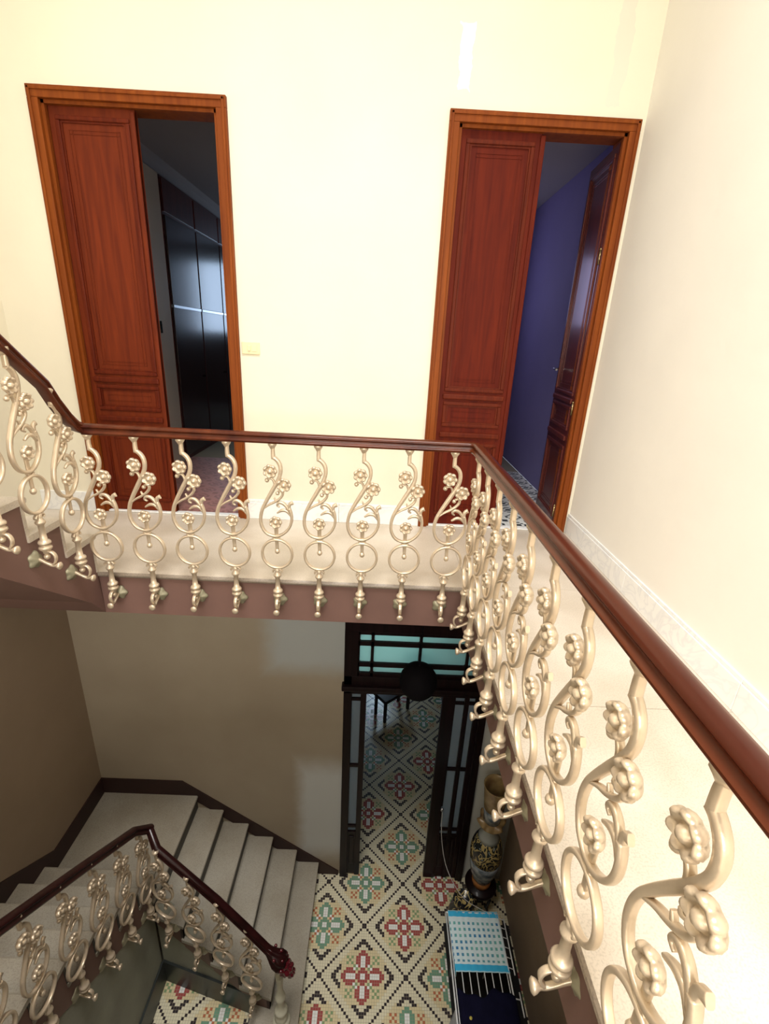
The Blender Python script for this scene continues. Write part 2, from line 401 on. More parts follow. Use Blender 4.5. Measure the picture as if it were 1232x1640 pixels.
# skirtings
sk = root('baseboard_back', 'white marble skirting along the back landing wall', 'skirting')
def skirt(parent, x0, x1, y0, y1, z0, z1, m, name='slab'):
    bm = bmesh.new(); box(bm, x0, x1, y0, y1, z0, z1, bev=.003); return struct(name, bm, m, '', '', parent)
def runs(a, b, n):
    return [(a+(b-a)*i/n+.001, a+(b-a)*(i+1)/n-.001) for i in range(n)]
for a, b in runs(D1[1], -.334, 1)+runs(-.334, D2[0], 1): skirt(sk, a, b, YB-.018, YB, 0, .148, M_marble)
for a, b in runs(D1[1], -.334, 1)+runs(-.334, D2[0], 1): skirt(sk, a, b, YB-.012, YB, .149, .172, M_marble, 'cap_strip')
skirt(sk, XL, D1[0], YB-.018, YB, 0, .17, M_marble)
sk = root('baseboard_right', 'white marble skirting with a thin cap along the right gallery wall', 'skirting')
for a, b in runs(YN, YB, 7): skirt(sk, XR-.018, XR, a, b, 0, .148, M_marble); skirt(sk, XR-.012, XR, a, b, .149, .172, M_marble, 'cap_strip')

# ------------------------------------------------------------------ upper doors
def panel_set(bm_m, bm_f, x0, x1, z0, z1, yf, corner=True):
    """moulded panel on a leaf whose face is at yf: proud bolection moulding, sunk field, scored lines"""
    w = .028
    for a, b, c, d in ((x0, x1, z1-w, z1), (x0, x1, z0, z0+w), (x0, x0+w, z0+w, z1-w), (x1-w, x1, z0+w, z1-w)):
        box(bm_m, a, b, yf-.014, yf+.01, c, d, bev=.006)
    w2 = w+.012
    for a, b, c, d in ((x0+w, x1-w, z1-w2, z1-w), (x0+w, x1-w, z0+w, z0+w2), (x0+w, x0+w2, z0+w2, z1-w2), (x1-w2, x1-w, z0+w2, z1-w2)):
        box(bm_m, a, b, yf-.004, yf+.014, c, d)
    box(bm_f, x0+w2, x1-w2, yf+.004, yf+.02, z0+w2, z1-w2)
    i = .035; h = .004; X0, X1, Z0, Z1 = x0+w2+i, x1-w2-i, z0+w2+i, z1-w2-i
    if Z1-Z0 > .04:
        for dd in (0, .022):
            for a, b, c, d in ((X0, X1, Z1-h-dd, Z1-dd), (X0, X1, Z0+dd, Z0+h+dd), (X0+dd, X0+h+dd, Z0, Z1), (X1-h-dd, X1-dd, Z0, Z1)):
                if dd and Z1-Z0 < .15 : continue
                box(bm_f, a, b, yf+.0005, yf+.01, c, d)
def leaf(parent, x0, x1, z1, yf, mat, flip=1):
    """full height door leaf: board, three moulded panels"""
    bm = bmesh.new(); box(bm, x0, x1, yf+.005, yf+.04, .015, z1, bev=.003)
    # stiles and rails standing proud round the panels
    s = .05
    zz = [.1, .735, .79, .86, 1.06, 1.145, z1-.055]
    box(bm, x0, x0+s, yf-.003, yf+.02, .015, z1); box(bm, x1-s, x1, yf-.003, yf+.02, .015, z1)
    for a, b in ((.015, .1), (.735, .865), (1.065, 1.145), (z1-.05, z1)): box(bm, x0+s, x1-s, yf-.003, yf+.02, a, b)
    base = struct('leaf', bm, mat, '', '', parent)
    for a, b in ((.1, .735), (.865, 1.065), (1.145, z1-.05)):
        m1, m2 = bmesh.new(), bmesh.new(); panel_set(m1, m2, x0+s-.01, x1-s+.01, a, b, yf)
        struct('panel', m2, mat, '', '', base); struct('moulding', m1, M_moul if mat != M_doordk else mat, '', '', base)
    bm = bmesh.new()
    for c in (.80, 1.105): box(bm, x0+s-.02, x1-s+.02, yf-.022, yf, c-.022, c+.022, bev=.01)
    struct('moulding', bm, M_moul if mat != M_doordk else mat, '', '', base)
    return base
def door_frame(parent, x0, x1, h, mat):
    bm = bmesh.new(); w = .07; y0 = YB-.03
    for a, b in ((x0, x0+w), (x1-w, x1)):
        box(bm, a, b, y0, YB+TW, 0, h-w, bev=.004)
    box(bm, x0, x1, y0, YB+TW, h-w, h, bev=.004)
    # outer bead and inner step
    for a, b in ((x0+.012, x0+.03), (x1-.03, x1-.012)): box(bm, a, b, y0-.01, y0+.01, 0, h-.012, bev=.004)
    box(bm, x0+.012, x1-.012, y0-.01, y0+.01, h-.03, h-.012, bev=.004)
    for a, b in ((x0+w, x0+w+.02), (x1-w-.02, x1-w)): box(bm, a, b, YB, YB+.03, 0, h-w)
    box(bm, x0+w, x1-w, YB, YB+.03, h-w-.02, h-w)
    return struct('frame', bm, mat, '', '', parent)
d1 = root('door_1', 'tall orange-brown panelled double door on the left, one leaf open', 'door')
door_frame(d1, D1[0], D1[1], DH, M_frame)
leaf(d1, D1[0]+.092, -1.745, DH-.09, YB+.035, M_door)
bm = bmesh.new(); box(bm, -1.775, -1.745, YB+.02, YB+.045, .015, DH-.1, bev=.006); struct('astragal', bm, M_door, '', '', d1)
bm = bmesh.new(); box(bm, -1.205, -1.185, YB+.1, YB+.66, .015, DH-.1); o = struct('leaf', bm, M_doordk, '', '', d1); o['label'] = 'dark leaf swung open into the room'
d2 = root('door_2', 'tall red-brown panelled double door on the right beside the wall corner', 'door')
door_frame(d2, D2[0], D2[1], DH, M_frame)
leaf(d2, D2[0]+.09, .995, DH-.09, YB+.035, M_door2)
bm = bmesh.new(); box(bm, .985, 1.02, YB+.02, YB+.045, .015, DH-.1, bev=.006); struct('astragal', bm, M_door2, '', '', d2)
# open leaf of door 2: built flat then turned on its hinge
hinge = bpy.data.objects.new('open_leaf', None); COL.objects.link(hinge); hinge.parent = d2
hinge.location = (1.545, YB+.06, 0); hinge.rotation_euler = (0, 0, math.radians(-94)); hinge['label'] = 'dark leaf swung open into the violet room'
lf = leaf(hinge, -.6, 0, DH-.1, 0, M_doordk)
# keep the depth of the tree at three levels: bake the leaf pieces as direct children of the open leaf
for ch in list(lf.children): ch.parent = hinge
bm = bmesh.new()
box(bm, -.575, -.545, -.012, 0, 1.18, 1.42, bev=.004); tube(bm, [(-.56, -.01, 1.335), (-.56, -.06, 1.335)], .008); tube(bm, [(-.56, -.055, 1.335), (-.52, -.06, 1.338), (-.45, -.058, 1.33)], .009)
box(bm, -.575, -.545, .04, .05, 1.18, 1.42, bev=.004); tube(bm, [(-.56, .05, 1.335), (-.56, .1, 1.335)], .008); tube(bm, [(-.56, .095, 1.335), (-.45, .1, 1.335)], .009)
o = struct('handle', bm, M_steel, '', '', hinge); o['label'] = 'steel lever handle on a long plate'
bm = bmesh.new()
for z in (.12, 1.0, 2.1): lathe(bm, [(.009, z), (.009, z+.09)], 10, (0, -.005, 0)); ball(bm, (0, -.005, z+.1), .011)
struct('hinge', bm, M_brass, '', '', hinge)
# threshold in door 2
def cement_tile_mesh(dark, lightm, n=8):
    bm = bmesh.new(); s = .2
    for i in range(n):
        for j in range(n):
            x, y = i*s/n, j*s/n; u, v = abs(i-(n-1)/2)/n, abs(j-(n-1)/2)/n
            k = 1 if (abs(u+v-.42) < .07 or (u+v) < .13 or (u > .36 and v > .36)) else 0
            vs = [bm.verts.new((x+a*s/n, y+b*s/n, 0)) for a, b in ((0, 0), (1, 0), (1, 1), (0, 1))]
            f = bm.faces.new(vs); f.material_index = k
    bmesh.ops.remove_doubles(bm, verts=bm.verts, dist=1e-5)
    me = bpy.data.meshes.new('tile'); bm.to_mesh(me); bm.free(); me.materials.append(lightm); me.materials.append(dark); return me
# rooms behind the doors
def room(name, label, x0, x1, y0, y1, h, wallm, fm, fl):
    bm = bmesh.new(); t = .08
    bm.free()
    for q, lb in (((x0-t, x0, y0, y1), 'left'), ((x1, x1+t, y0, y1), 'right'), ((x0-t, x1+t, y1, y1+t), 'far')):
        bm = bmesh.new(); box(bm, *q, 0, h); struct('wall_'+name, bm, wallm, label.replace('walls', lb+' wall'), 'wall')
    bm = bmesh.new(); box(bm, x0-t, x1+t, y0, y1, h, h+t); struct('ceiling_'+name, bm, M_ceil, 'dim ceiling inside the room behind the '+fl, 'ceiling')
R1 = (-2.42, -.1, YB+TW, 10.6); R2 = (0.1, 1.78, YB+TW, 7.3)
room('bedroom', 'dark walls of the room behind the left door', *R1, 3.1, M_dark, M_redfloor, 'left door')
room('bathroom', 'violet blue walls of the room behind the right door', *R2, 3.1, M_violet, M_tl, 'right door')
bm = bmesh.new(); prism(bm, [(R1[0], 3.1), (R1[0]+.09, 3.1), (R1[0]+.05, 3.06), (R1[0]+.02, 3.0), (R1[0], 2.98)], 1, R1[2], R1[3])
struct('trim_1', bm, M_ceil, 'grey plaster cornice along the ceiling behind the left door', 'cornice')
f1 = root('floor_bedroom', 'reddish cement tile floor behind the left door', 'floor')
bm = bmesh.new(); box(bm, R1[0], R1[1], YB, R1[3], -.04, -.004); struct('bed', bm, M_grout, '', '', f1)
tm = cement_tile_mesh(M_redfloor, plain('pink_cement_tile', (.42, .2, .17), .3), 8)
for i in range(7):
    for j in range(10):
        x, y = R1[0]+.001+i*.201, YB+.02+j*.201
        o = bpy.data.objects.new('tile', tm); COL.objects.link(o); o.parent = f1; o.location = (x, y, 0); o['kind'] = 'structure'
f2 = root('floor_bathroom', 'dark and white patterned tile floor behind the right door', 'floor')
bm = bmesh.new(); box(bm, R2[0], R2[1], YB+.0, R2[3], -.04, -.004); struct('bed', bm, M_grout, '', '', f2)
tm = cement_tile_mesh(M_tk, M_tl, 8)
for i in range(8):
    for j in range(10):
        x, y = .168+i*.201, YB+.02+j*.201
        o = bpy.data.objects.new('tile', tm); COL.objects.link(o); o.parent = f2; o.location = (x, y, 0); o['kind'] = 'structure'
bm = bmesh.new(); box(bm, D1[0]+.09, D1[1]-.09, YB+.0, YB+.06, 0, .012, bev=.003); o = struct('threshold', bm, M_marble, '', '', d1)
bm = bmesh.new(); box(bm, D2[0]+.09, D2[1]-.09, YB+.0, YB+.06, 0, .012, bev=.003); o = struct('threshold', bm, M_marble, '', '', d2)
# grey door panel and wardrobe in the left room
gp = thing('grey_door_panel', 'grey-brown narrow door panel with a keyhole seen through the left doorway', 'door panel', (R1[0]+.005, 4.95, 0))
bm = bmesh.new(); box(bm, 0, .05, 0, .66, .01, 2.97, bev=.004); obj('panel', bm, M_greyw, gp)
bm = bmesh.new(); box(bm, .05, .056, .36, .40, 1.46, 1.58, bev=.003); lathe(bm, [(.008, .05), (.008, .062)], 10, (0, .38, 1.54), 'x'); obj('keyhole_plate', bm, M_globe, gp)
wd = thing('wardrobe', 'dark glossy built-in wardrobe with tall doors seen through the left doorway', 'wardrobe', (R1[0]+.005, 5.65, 0))
bm = bmesh.new(); box(bm, 0, .04, 0, 4.4, .0, 2.97); obj('carcass', bm, M_doordk, wd)
y = .02
for k in range(5):
    bm = bmesh.new(); box(bm, .04, .06, y, y+.82, .06, 1.73, bev=.003); dr = obj('door', bm, M_gloss, wd)
    bm = bmesh.new(); ball(bm, (.07, y+.76, .95), .014); obj('knob', bm, M_globe, dr)
    bm = bmesh.new(); box(bm, .04, .06, y, y+.82, 1.76, 2.62, bev=.003); obj('door', bm, M_gloss, wd)
    bm = bmesh.new(); box(bm, .04, .055, y, y+.82, 2.65, 2.95, bev=.003); obj('top_panel', bm, M_doordk, wd)
    bm = bmesh.new(); box(bm, .04, .068, y, y+.82, 1.73, 1.757); obj('trim_strip', bm, M_steel, wd)
    y += .86
bw = root('window_2', 'bluish window at the far end of the room behind the left door', 'window')
bm = bmesh.new()
for k in range(2): box(bm, -1.75+k*.5, -1.35+k*.5, 10.58, 10.6, 1.5, 2.8)
struct('pane', bm, M_litpane, '', '', bw)
bm = bmesh.new()
for x in (-1.8, -1.33, -.83): box(bm, x, x+.05, 10.55, 10.6, 1.45, 2.85)
box(bm, -1.8, -.78, 10.55, 10.6, 1.45, 1.5); box(bm, -1.8, -.78, 10.55, 10.6, 2.8, 2.85); struct('window_frame', bm, M_dark, '', '', bw)

# light switch
sw = thing('light_switch', 'small yellowed light switch plate on the wall right of the left door', 'light switch', (-1.03, YB, 1.395))
bm = bmesh.new(); box(bm, -.068, .068, -.012, 0, -.045, .045, bev=.005); obj('plate', bm, M_switch, sw)
bm = bmesh.new(); box(bm, -.022, .0, -.018, -.01, -.02, .02, bev=.003); box(bm, .006, .05, -.015, -.01, -.025, .025, bev=.003); obj('rocker', bm, M_switch, sw)
bm = bmesh.new(); box(bm, -.018, -.006, -.0185, -.016, -.024, -.02); obj('indicator', bm, M_greyw, sw)

# ------------------------------------------------------------------ ground floor mosaic
CELL = .8721/36; T9 = CELL*9; X1F, Y1F = .4992, 3.3041
pal = [plain('mosaic_sand', (.80, .68, .41), .22, var=.1, vscale=9), plain('mosaic_pale', (.82, .76, .55), .22, var=.08, vscale=9), plain('mosaic_black', (.03, .022, .026), .28),
       plain('mosaic_red', (.42, .09, .085), .22, var=.15, vscale=12), plain('mosaic_green', (.19, .37, .25), .22, var=.15, vscale=12), plain('mosaic_white', (.86, .86, .82), .35),
       plain('mosaic_rust', (.5, .16, .07), .35), plain('mosaic_leaf', (.25, .36, .17), .35)]
for m_ in pal:   # fine cement joints between the mosaic cells, in the floor's own grid
    nt = m_.node_tree; b = nt.nodes['Principled BSDF']; inp = b.inputs['Base Color']
    g = nt.nodes.new('ShaderNodeNewGeometry'); sp_ = nt.nodes.new('ShaderNodeSeparateXYZ'); nt.links.new(g.outputs['Position'], sp_.inputs[0])
    fs = []
    for ax, off in ((0, X1F), (1, Y1F)):
        q = sp_.outputs[ax]
        for op, v in (('SUBTRACT', off-100*CELL), ('DIVIDE', CELL), ('FRACT', 0), ('SUBTRACT', .5), ('ABSOLUTE', 0), ('GREATER_THAN', .462)):
            n_ = nt.nodes.new('ShaderNodeMath'); n_.operation = op; nt.links.new(q, n_.inputs[0]); n_.inputs[1].default_value = v; q = n_.outputs[0]
        fs.append(q)
    mxm = nt.nodes.new('ShaderNodeMath'); mxm.operation = 'MAXIMUM'; nt.links.new(fs[0], mxm.inputs[0]); nt.links.new(fs[1], mxm.inputs[1])
    mx = nt.nodes.new('ShaderNodeMix'); mx.data_type = 'RGBA'; nt.links.new(mxm.outputs[0], mx.inputs[0])
    if inp.is_linked: nt.links.new(inp.links[0].from_socket, mx.inputs[6])
    else: mx.inputs[6].default_value = inp.default_value
    mx.inputs[7].default_value = (.42, .36, .25, 1); nt.links.new(mx.outputs[2], inp)
def cell_colour(i, j):
    """i,j: mosaic cell counted from a red flower's centre; 36 cells to a repeat"""
    # lattice centres at (18a,18b), a+b even: flower; odd: crossing
    a = math.floor((i+9)/18); b = math.floor((j+9)/18)
    best = None
    for da in (-1, 0, 1):
        for db in (-1, 0, 1):
            A, B = a+da, b+db
            x, y = i+.5-18*A, j+.5-18*B
            ax, ay = abs(x), abs(y)
            ii, jj = int(ax), int(ay)
            if (A+B) % 2 == 0:
                kind = (A-B)//2 % 2; m, mx = (3, 7) if kind == 0 else (4, 6)
                for p, q in ((ii, jj), (jj, ii)):
                    if p == 0 and q == 0: return 5
                    if 1 <= p+q <= 2: return m
                    if p == 0 and 3 <= q <= 6: return 5
                    if p == 0 and q in (7, 8): return m
                    if p == 1 and 3 <= q <= 7: return m
                    if p == 2 and 4 <= q <= 6: return m
                if (ii, jj) in ((2, 2), (3, 3)): return mx
                if (ii, jj) in ((2, 3), (3, 2)): return 5
                if (ii, jj) in ((4, 4), (5, 5), (6, 6), (4, 6), (6, 4)): return mx
            else:
                if ii == 0 and jj == 0: return 2
                if ii == jj and ii <= 17: return 2
                for p, q in ((ii, jj), (jj, ii)):
                    if (p == 0 and q in (5, 6)) or (p == 1 and q in (6, 7)) or (p == 2 and q in (7, 8)) or (p == 3 and q == 8): return 2
                if abs(ii-jj) <= 3 or (ii < 9 and jj < 9 and ii+jj < 12): best = 1
    return best if best is not None else 0
tile_cache = {}
def tile_mesh(ti, tj):
    # repeat: the colour pattern repeats every 4 tiles for shape, every 8 for colour
    key = (ti % 8, tj % 8)
    if key in tile_cache: return tile_cache[key]
    bm = bmesh.new(); g = .0007
    V = {}
    def v(i, j):
        if (i, j) not in V:
            V[i, j] = bm.verts.new((min(max(i*CELL, g), T9-g), min(max(j*CELL, g), T9-g), 0))
        return V[i, j]
    for j in range(9):
        i = 0
        while i < 9:
            c = cell_colour(ti*9+i, tj*9+j)
            f = bm.faces.new([v(i, j), v(i+1, j), v(i+1, j+1), v(i, j+1)]); f.material_index = c; i += 1
    for e in [e for e in bm.edges if e.is_boundary]: pass
    ext = bmesh.ops.extrude_edge_only(bm, edges=[e for e in bm.edges if e.is_boundary])
    for q in ext['geom']:
        if isinstance(q, bmesh.types.BMVert): q.co.z = -.004
    me = bpy.data.meshes.new('tile'); bmesh.ops.recalc_face_normals(bm, faces=bm.faces); bm.to_mesh(me); bm.free()
    for m in pal: me.materials.append(m)
    tile_cache[key] = me; return me
fl = root('floor', 'ground floor of small patterned mosaic tiles with red and green flowers', 'floor')
bm = bmesh.new(); box(bm, XL, XR, YN, YB+.0, ZG-.1, ZG-.003); box(bm, G0, G1+.3, YB, 10, ZG-.1, ZG-.003)
struct('bed', bm, M_grout, '', '', fl)
def put_tiles(x0, x1, y0, y1):
    i0, i1 = math.floor((x0-X1F)/T9), math.ceil((x1-X1F)/T9); j0, j1 = math.floor((y0-Y1F)/T9), math.ceil((y1-Y1F)/T9)
    for i in range(i0, i1):
        for j in range(j0, j1):
            if (i, j) in placed: continue
            placed.add((i, j))
            o = bpy.data.objects.new('tile', tile_mesh(i, j)); COL.objects.link(o); o.parent = fl; o['kind'] = 'structure'
            o.location = (X1F+i*T9, Y1F+j*T9, ZG)
placed = set()
put_tiles(-.75, XR-.05, 2.1, YB-.02); put_tiles(-1.9, -.75, 2.1, 2.75); put_tiles(-.1, 1.2, YB-.02, 7.4)

# ------------------------------------------------------------------ passage behind the ground doorway
bm = bmesh.new(); box(bm, G0-.1, G0-.02, YB+TW, 10, ZG, GT); box(bm, G1+.1, G1+.2, YB+TW, 10, ZG, GT); box(bm, G0-.1, G1+.2, 10, 10.1, ZG, GT)
struct('wall_passage', bm, M_dark, 'dark walls of the passage beyond the ground doorway', 'wall')
bm = bmesh.new(); box(bm, G0-.1, G1+.2, YB+TW, 10.1, GT, GT+.1); struct('ceiling_passage', bm, M_dark, 'dark ceiling of the passage beyond the ground doorway', 'ceiling')
fd = root('window_3', 'daylit glazed street door at the far end of the passage', 'window')
bm = bmesh.new(); box(bm, -.1, .42, 9.97, 10, ZG+2.5, ZG+3.5); struct('pane', bm, M_litpane2, '', '', fd)
bm = bmesh.new(); box(bm, -.1, .45, 9.96, 9.99, ZG+.6, ZG+2.5); struct('panel', bm, M_lodoor, '', '', fd)
bm = bmesh.new(); box(bm, -.16, -.1, 9.94, 10, ZG, ZG+2.7); box(bm, .45, .51, 9.94, 10, ZG, ZG+2.7); box(bm, -.1, .45, 9.94, 10, ZG, ZG+.6); struct('window_frame', bm, M_lodoor, '', '', fd)
# ------------------------------------------------------------------ ground doorway with transom
gd = root('door_3', 'near-black wooden doorway with sea-green transom panes and glazed side panels', 'door')
y0, y1 = YB-.04, YB+.05
bm = bmesh.new()
box(bm, G0, -.175, y0, y1, ZG, -1.6, bev=.004); box(bm, 1.12, G1, y0, y1, ZG, -1.6, bev=.004)
box(bm, G0, G1, y0, y1, -1.81, -1.6, bev=.004); box(bm, G0-.02, G1+.02, y0-.04, y1, -1.76, -1.70, bev=.01)
box(bm, G0, G1, y0, y1, -1.09, GT, bev=.004); box(bm, G0, -.125, y0, y1, -1.6, -1.09); box(bm, 1.07, G1, y0, y1, -1.6, -1.09)
struct('frame', bm, M_lodoor, '', '', gd)
cols = [(-.112, .0), (.024, .461), (.485, .922), (.946, 1.058)]; rows = [(-1.205, -1.125), (-1.45, -1.25), (-1.568, -1.492)]
tr = struct('transom_grid', (lambda b: (
    [box(b, cols[i][1]-.002, cols[i+1][0]+.002, y0+.015, y1-.01, -1.6, -1.09) for i in range(3)],
    [box(b, -.125, 1.07, y0+.015, y1-.01, z0, z1) for z0, z1 in ((-1.252, -1.203), (-1.494, -1.448), (-1.6, -1.566), (-1.127, -1.09))],
    box(b, -.127, -.11, y0+.015, y1-.01, -1.6, -1.09), box(b, 1.056, 1.072, y0+.015, y1-.01, -1.6, -1.09), b)[-1])(bmesh.new()), M_lodoor, '', '', gd)
# rounded corner fillets of every pane
for (a, b) in cols:
    for (c, d) in rows:
        bm = bmesh.new(); box(bm, a-.005, b+.005, YB+.0, YB+.006, c-.005, d+.005); struct('pane', bm, M_pane, '', '', tr)
bm = bmesh.new(); r = .022
for (a, b) in cols:
    for (c, d) in rows:
        for cx, cz, sx, sz in ((a, c, 1, 1), (b, c, -1, 1), (a, d, 1, -1), (b, d, -1, -1)):
            pts = [(cx, cz)]+[(cx+sx*r*(1-math.cos(t)), cz+sz*r*(1-math.sin(t))) for t in [PI/2*k/5 for k in range(6)]][::-1]
            prism(bm, pts, 1, YB-.02, YB+.01)
struct('corner_fillet', bm, M_lodoor, '', '', tr)
def side_leaf(x0, x1, gx0, gx1, nm, lab, knob=None):
    bm = bmesh.new()
    box(bm, x0, gx0, YB-.02, YB+.03, ZG+.02, -1.812, bev=.003); box(bm, gx1, x1, YB-.02, YB+.03, ZG+.02, -1.812, bev=.003)
    for a, b in ((-1.83, -1.812), (-1.915, -1.885), (-2.80, -2.765), (-3.705, -3.675), (-3.80, -3.775)): box(bm, gx0, gx1, YB-.02, YB+.03, a, b)
    box(bm, gx0, gx1, YB-.005, YB+.03, ZG+.02, -3.80); box(bm, gx0+.015, gx1-.015, YB-.018, YB, ZG+.2, -3.86, bev=.008)
    o = struct(nm, bm, M_lodoor, '', '', gd); o['label'] = lab
    for a, b in ((-1.885, -1.83), (-2.765, -1.915), (-3.675, -2.80), (-3.775, -3.705)):
        bm = bmesh.new(); box(bm, gx0-.003, gx1+.003, YB+.003, YB+.009, a-.003, b+.003); struct('pane', bm, M_pane2, '', '', o)
    return o
side_leaf(-.175, -.027, -.172, -.085, 'leaf', 'narrow glazed leaf at the left of the opening')
o = side_leaf(.74, .985, .872, .965, 'leaf', 'glazed leaf at the right of the opening with a lock')
bm = bmesh.new(); ball(bm, (.862, YB-.05, -3.335), .02); tube(bm, [(.862, YB-.045, -3.335), (.862, YB-.01, -3.335)], .008); struct('knob', bm, M_steel, '', '', o)
side_leaf(.985, 1.12, 1.012, 1.07, 'leaf', 'narrow fixed leaf beside the right jamb')

# hanging lantern in front of the transom
lt = thing('hanging_lantern', 'round black iron lantern hanging in front of the dark transom window', 'lantern', (.42, 3.35, -1.27))
bm = bmesh.new(); lathe(bm, [(.02, .17), (.06, .165), (.12, .13), (.155, .07), (.165, 0), (.15, -.06), (.11, -.11), (.05, -.135), (.015, -.14)], 28); obj('globe', bm, M_globe, lt)
bm = bmesh.new(); lathe(bm, [(.01, -.14), (.02, -.15), (.012, -.17), (.002, -.185)], 12); obj('finial', bm, M_globe, lt)
bm = bmesh.new()
for k in range(18): lathe(bm, [(.004, 0), (.008, .01), (.008, .03), (.004, .04)], 6, (0, 0, .17+k*.0435))
obj('chain', bm, M_globe, lt)
bm = bmesh.new(); lathe(bm, [(.05, .955), (.045, .94), (.015, .93)], 16); obj('ceiling_rose', bm, M_globe, lt)
# low bench in the passage
bn = thing('bench', 'dark bench far down the passage catching blue daylight', 'bench', (.40, 6.5, ZG), .7)
bm = bmesh.new(); box(bm, -.3, .3, -.16, .16, .40, .46, bev=.01); s_ = obj('seat', bm, M_lodoor, bn)
for x in (-.26, .26):
    for y in (-.12, .12):
        bm = bmesh.new(); box(bm, x-.02, x+.02, y-.02, y+.02, 0, .40); obj('leg', bm, M_lodoor, bn)

# ------------------------------------------------------------------ stair flights
def stair_part(parent, name, bm, m): return struct(name, bm, m, '', '', parent)
def tread_y(parent, x0, x1, yn, run, z, m, mr, rise, mside=None):
    """tread whose nosing faces +Y at yn, riser below it"""
    bm = bmesh.new()
    prism(bm, [(yn-run-.02, z), (yn+.006, z), (yn+.017, z-.005), (yn+.022, z-.016), (yn+.018, z-.029), (yn+.005, z-.036), (yn-run-.02, z-.036)], 0, x0, x1)
    stair_part(parent, 'tread', bm, m)
    bm = bmesh.new(); box(bm, x0, x1-.008, yn-.02, yn, z-rise, z-.036); stair_part(parent, 'riser', bm, mr)
# upper flight on the left
up_ = root('stairs_upper', 'stone stairs rising to the left from the back landing with brown stepped side', 'stairs')
N = 12; RUN, RISE = .25, .205; y_n = 2.755; z = .26
prof = [(y_n+.0, 0), (y_n, z-.036)]; yy, zz = y_n, z
for k in range(N):
    tread_y(up_, XL, XS+.012, yy, RUN, zz, M_stone, M_stone, RISE if k else .26)
    prof += [(yy-RUN, zz-.036), (yy-RUN, zz+RISE-.036)] if k < N-1 else [(yy-RUN, zz-.036)]
    yy -= RUN; zz += RISE
bm = bmesh.new()
prof2 = [(a-.012, b) for a, b in prof]+[(yy, zz-.5), (y_n-.12, -.165), (y_n+.01, ZSL)]
prism(bm, prof2, 0, XL, XS)
stair_part(up_, 'stringer', bm, M_fascia)
# skirting stepped on the left wall of the upper flight
bm = bmesh.new(); prism(bm, [(y_n+.1, .17), (y_n+.1, .34), (yy, zz+.32), (yy, zz+.15)], 0, XL, XL+.015); stair_part(up_, 'skirting', bm, M_marble)

# lower first flight (rises to the left along the back wall)
lo = root('stairs_lower', 'worn grey stone stairs rising from the mosaic floor, turning at a dim corner landing', 'stairs')
def inner_y(x):  # inner edge line of the first flight
    return 2.79+(x+1.87)*(2.56-2.79)/(-.96+1.87)
RU2 = .27; xn = -.505
for k in range(6):
    z = ZG+.2*(k+1); x = xn-RU2*k; xb = x-RU2-.02
    if k == 5: xb = -1.89
    bm = bmesh.new()
    ya, yb = inner_y(x)-.0, inner_y(xb)
    if k == 0:
        pts = [(x, YB), (x, 2.15), (x-.12, 2.05), (x-.5, 2.05), (x-.42, inner_y(x-.4)), (xb, yb), (xb, YB)]
        prism(bm, pts, 2, z-.036, z)
    else:
        pts = [(x+.02, YB), (x+.02, inner_y(x+.02)-.015), (xb, yb-.015), (xb, YB)]
        prism(bm, pts, 2, z-.036, z)
    if k == 0:
        stair_part(lo, 'tread', bm, M_tread)
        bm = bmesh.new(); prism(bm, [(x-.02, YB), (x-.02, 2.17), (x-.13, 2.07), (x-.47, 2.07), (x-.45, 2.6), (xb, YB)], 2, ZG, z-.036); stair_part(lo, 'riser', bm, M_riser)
    else:
        es = [e for e in bm.edges if all(abs(v.co.x-(x+.02)) < 1e-4 for v in e.verts) and abs(e.verts[0].co.z-e.verts[1].co.z) < 1e-4]
        bmesh.ops.bevel(bm, geom=es, offset=.014, segments=3, affect='EDGES', profile=.5)
        stair_part(lo, 'tread', bm, M_tread)
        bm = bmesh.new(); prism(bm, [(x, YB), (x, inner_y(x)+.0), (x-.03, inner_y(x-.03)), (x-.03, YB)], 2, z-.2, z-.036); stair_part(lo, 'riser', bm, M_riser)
ZL = ZG+1.2
# landing slab
bm = bmesh.new(); prism(bm, [(XL, YB), (-1.889, YB), (-1.889, 2.872), (XL, 2.872)], 2, ZL-.12, ZL); stair_part(lo, 'landing', bm, M_tread)
# second flight toward the viewer
XI = -1.87
N2 = 16; yy, zz = 2.895, ZL+.2
prof = [(2.895, ZL)]
for k in range(N2):
    tread_y(lo, XL, XI+.012, yy, .262, zz, M_tread, M_nose if False else M_riser, .2)
    prof += [(yy, zz-.036), (yy-.262, zz-.036)]; yy -= .262; zz += .2
bm = bmesh.new(); prism(bm, [(a-.012, b) for a, b in prof]+[(yy, zz-.5), (yy+.2, zz-.5), (2.895, ZL-.26)], 0, XL, XI); stair_part(lo, 'stringer', bm, M_fascia)
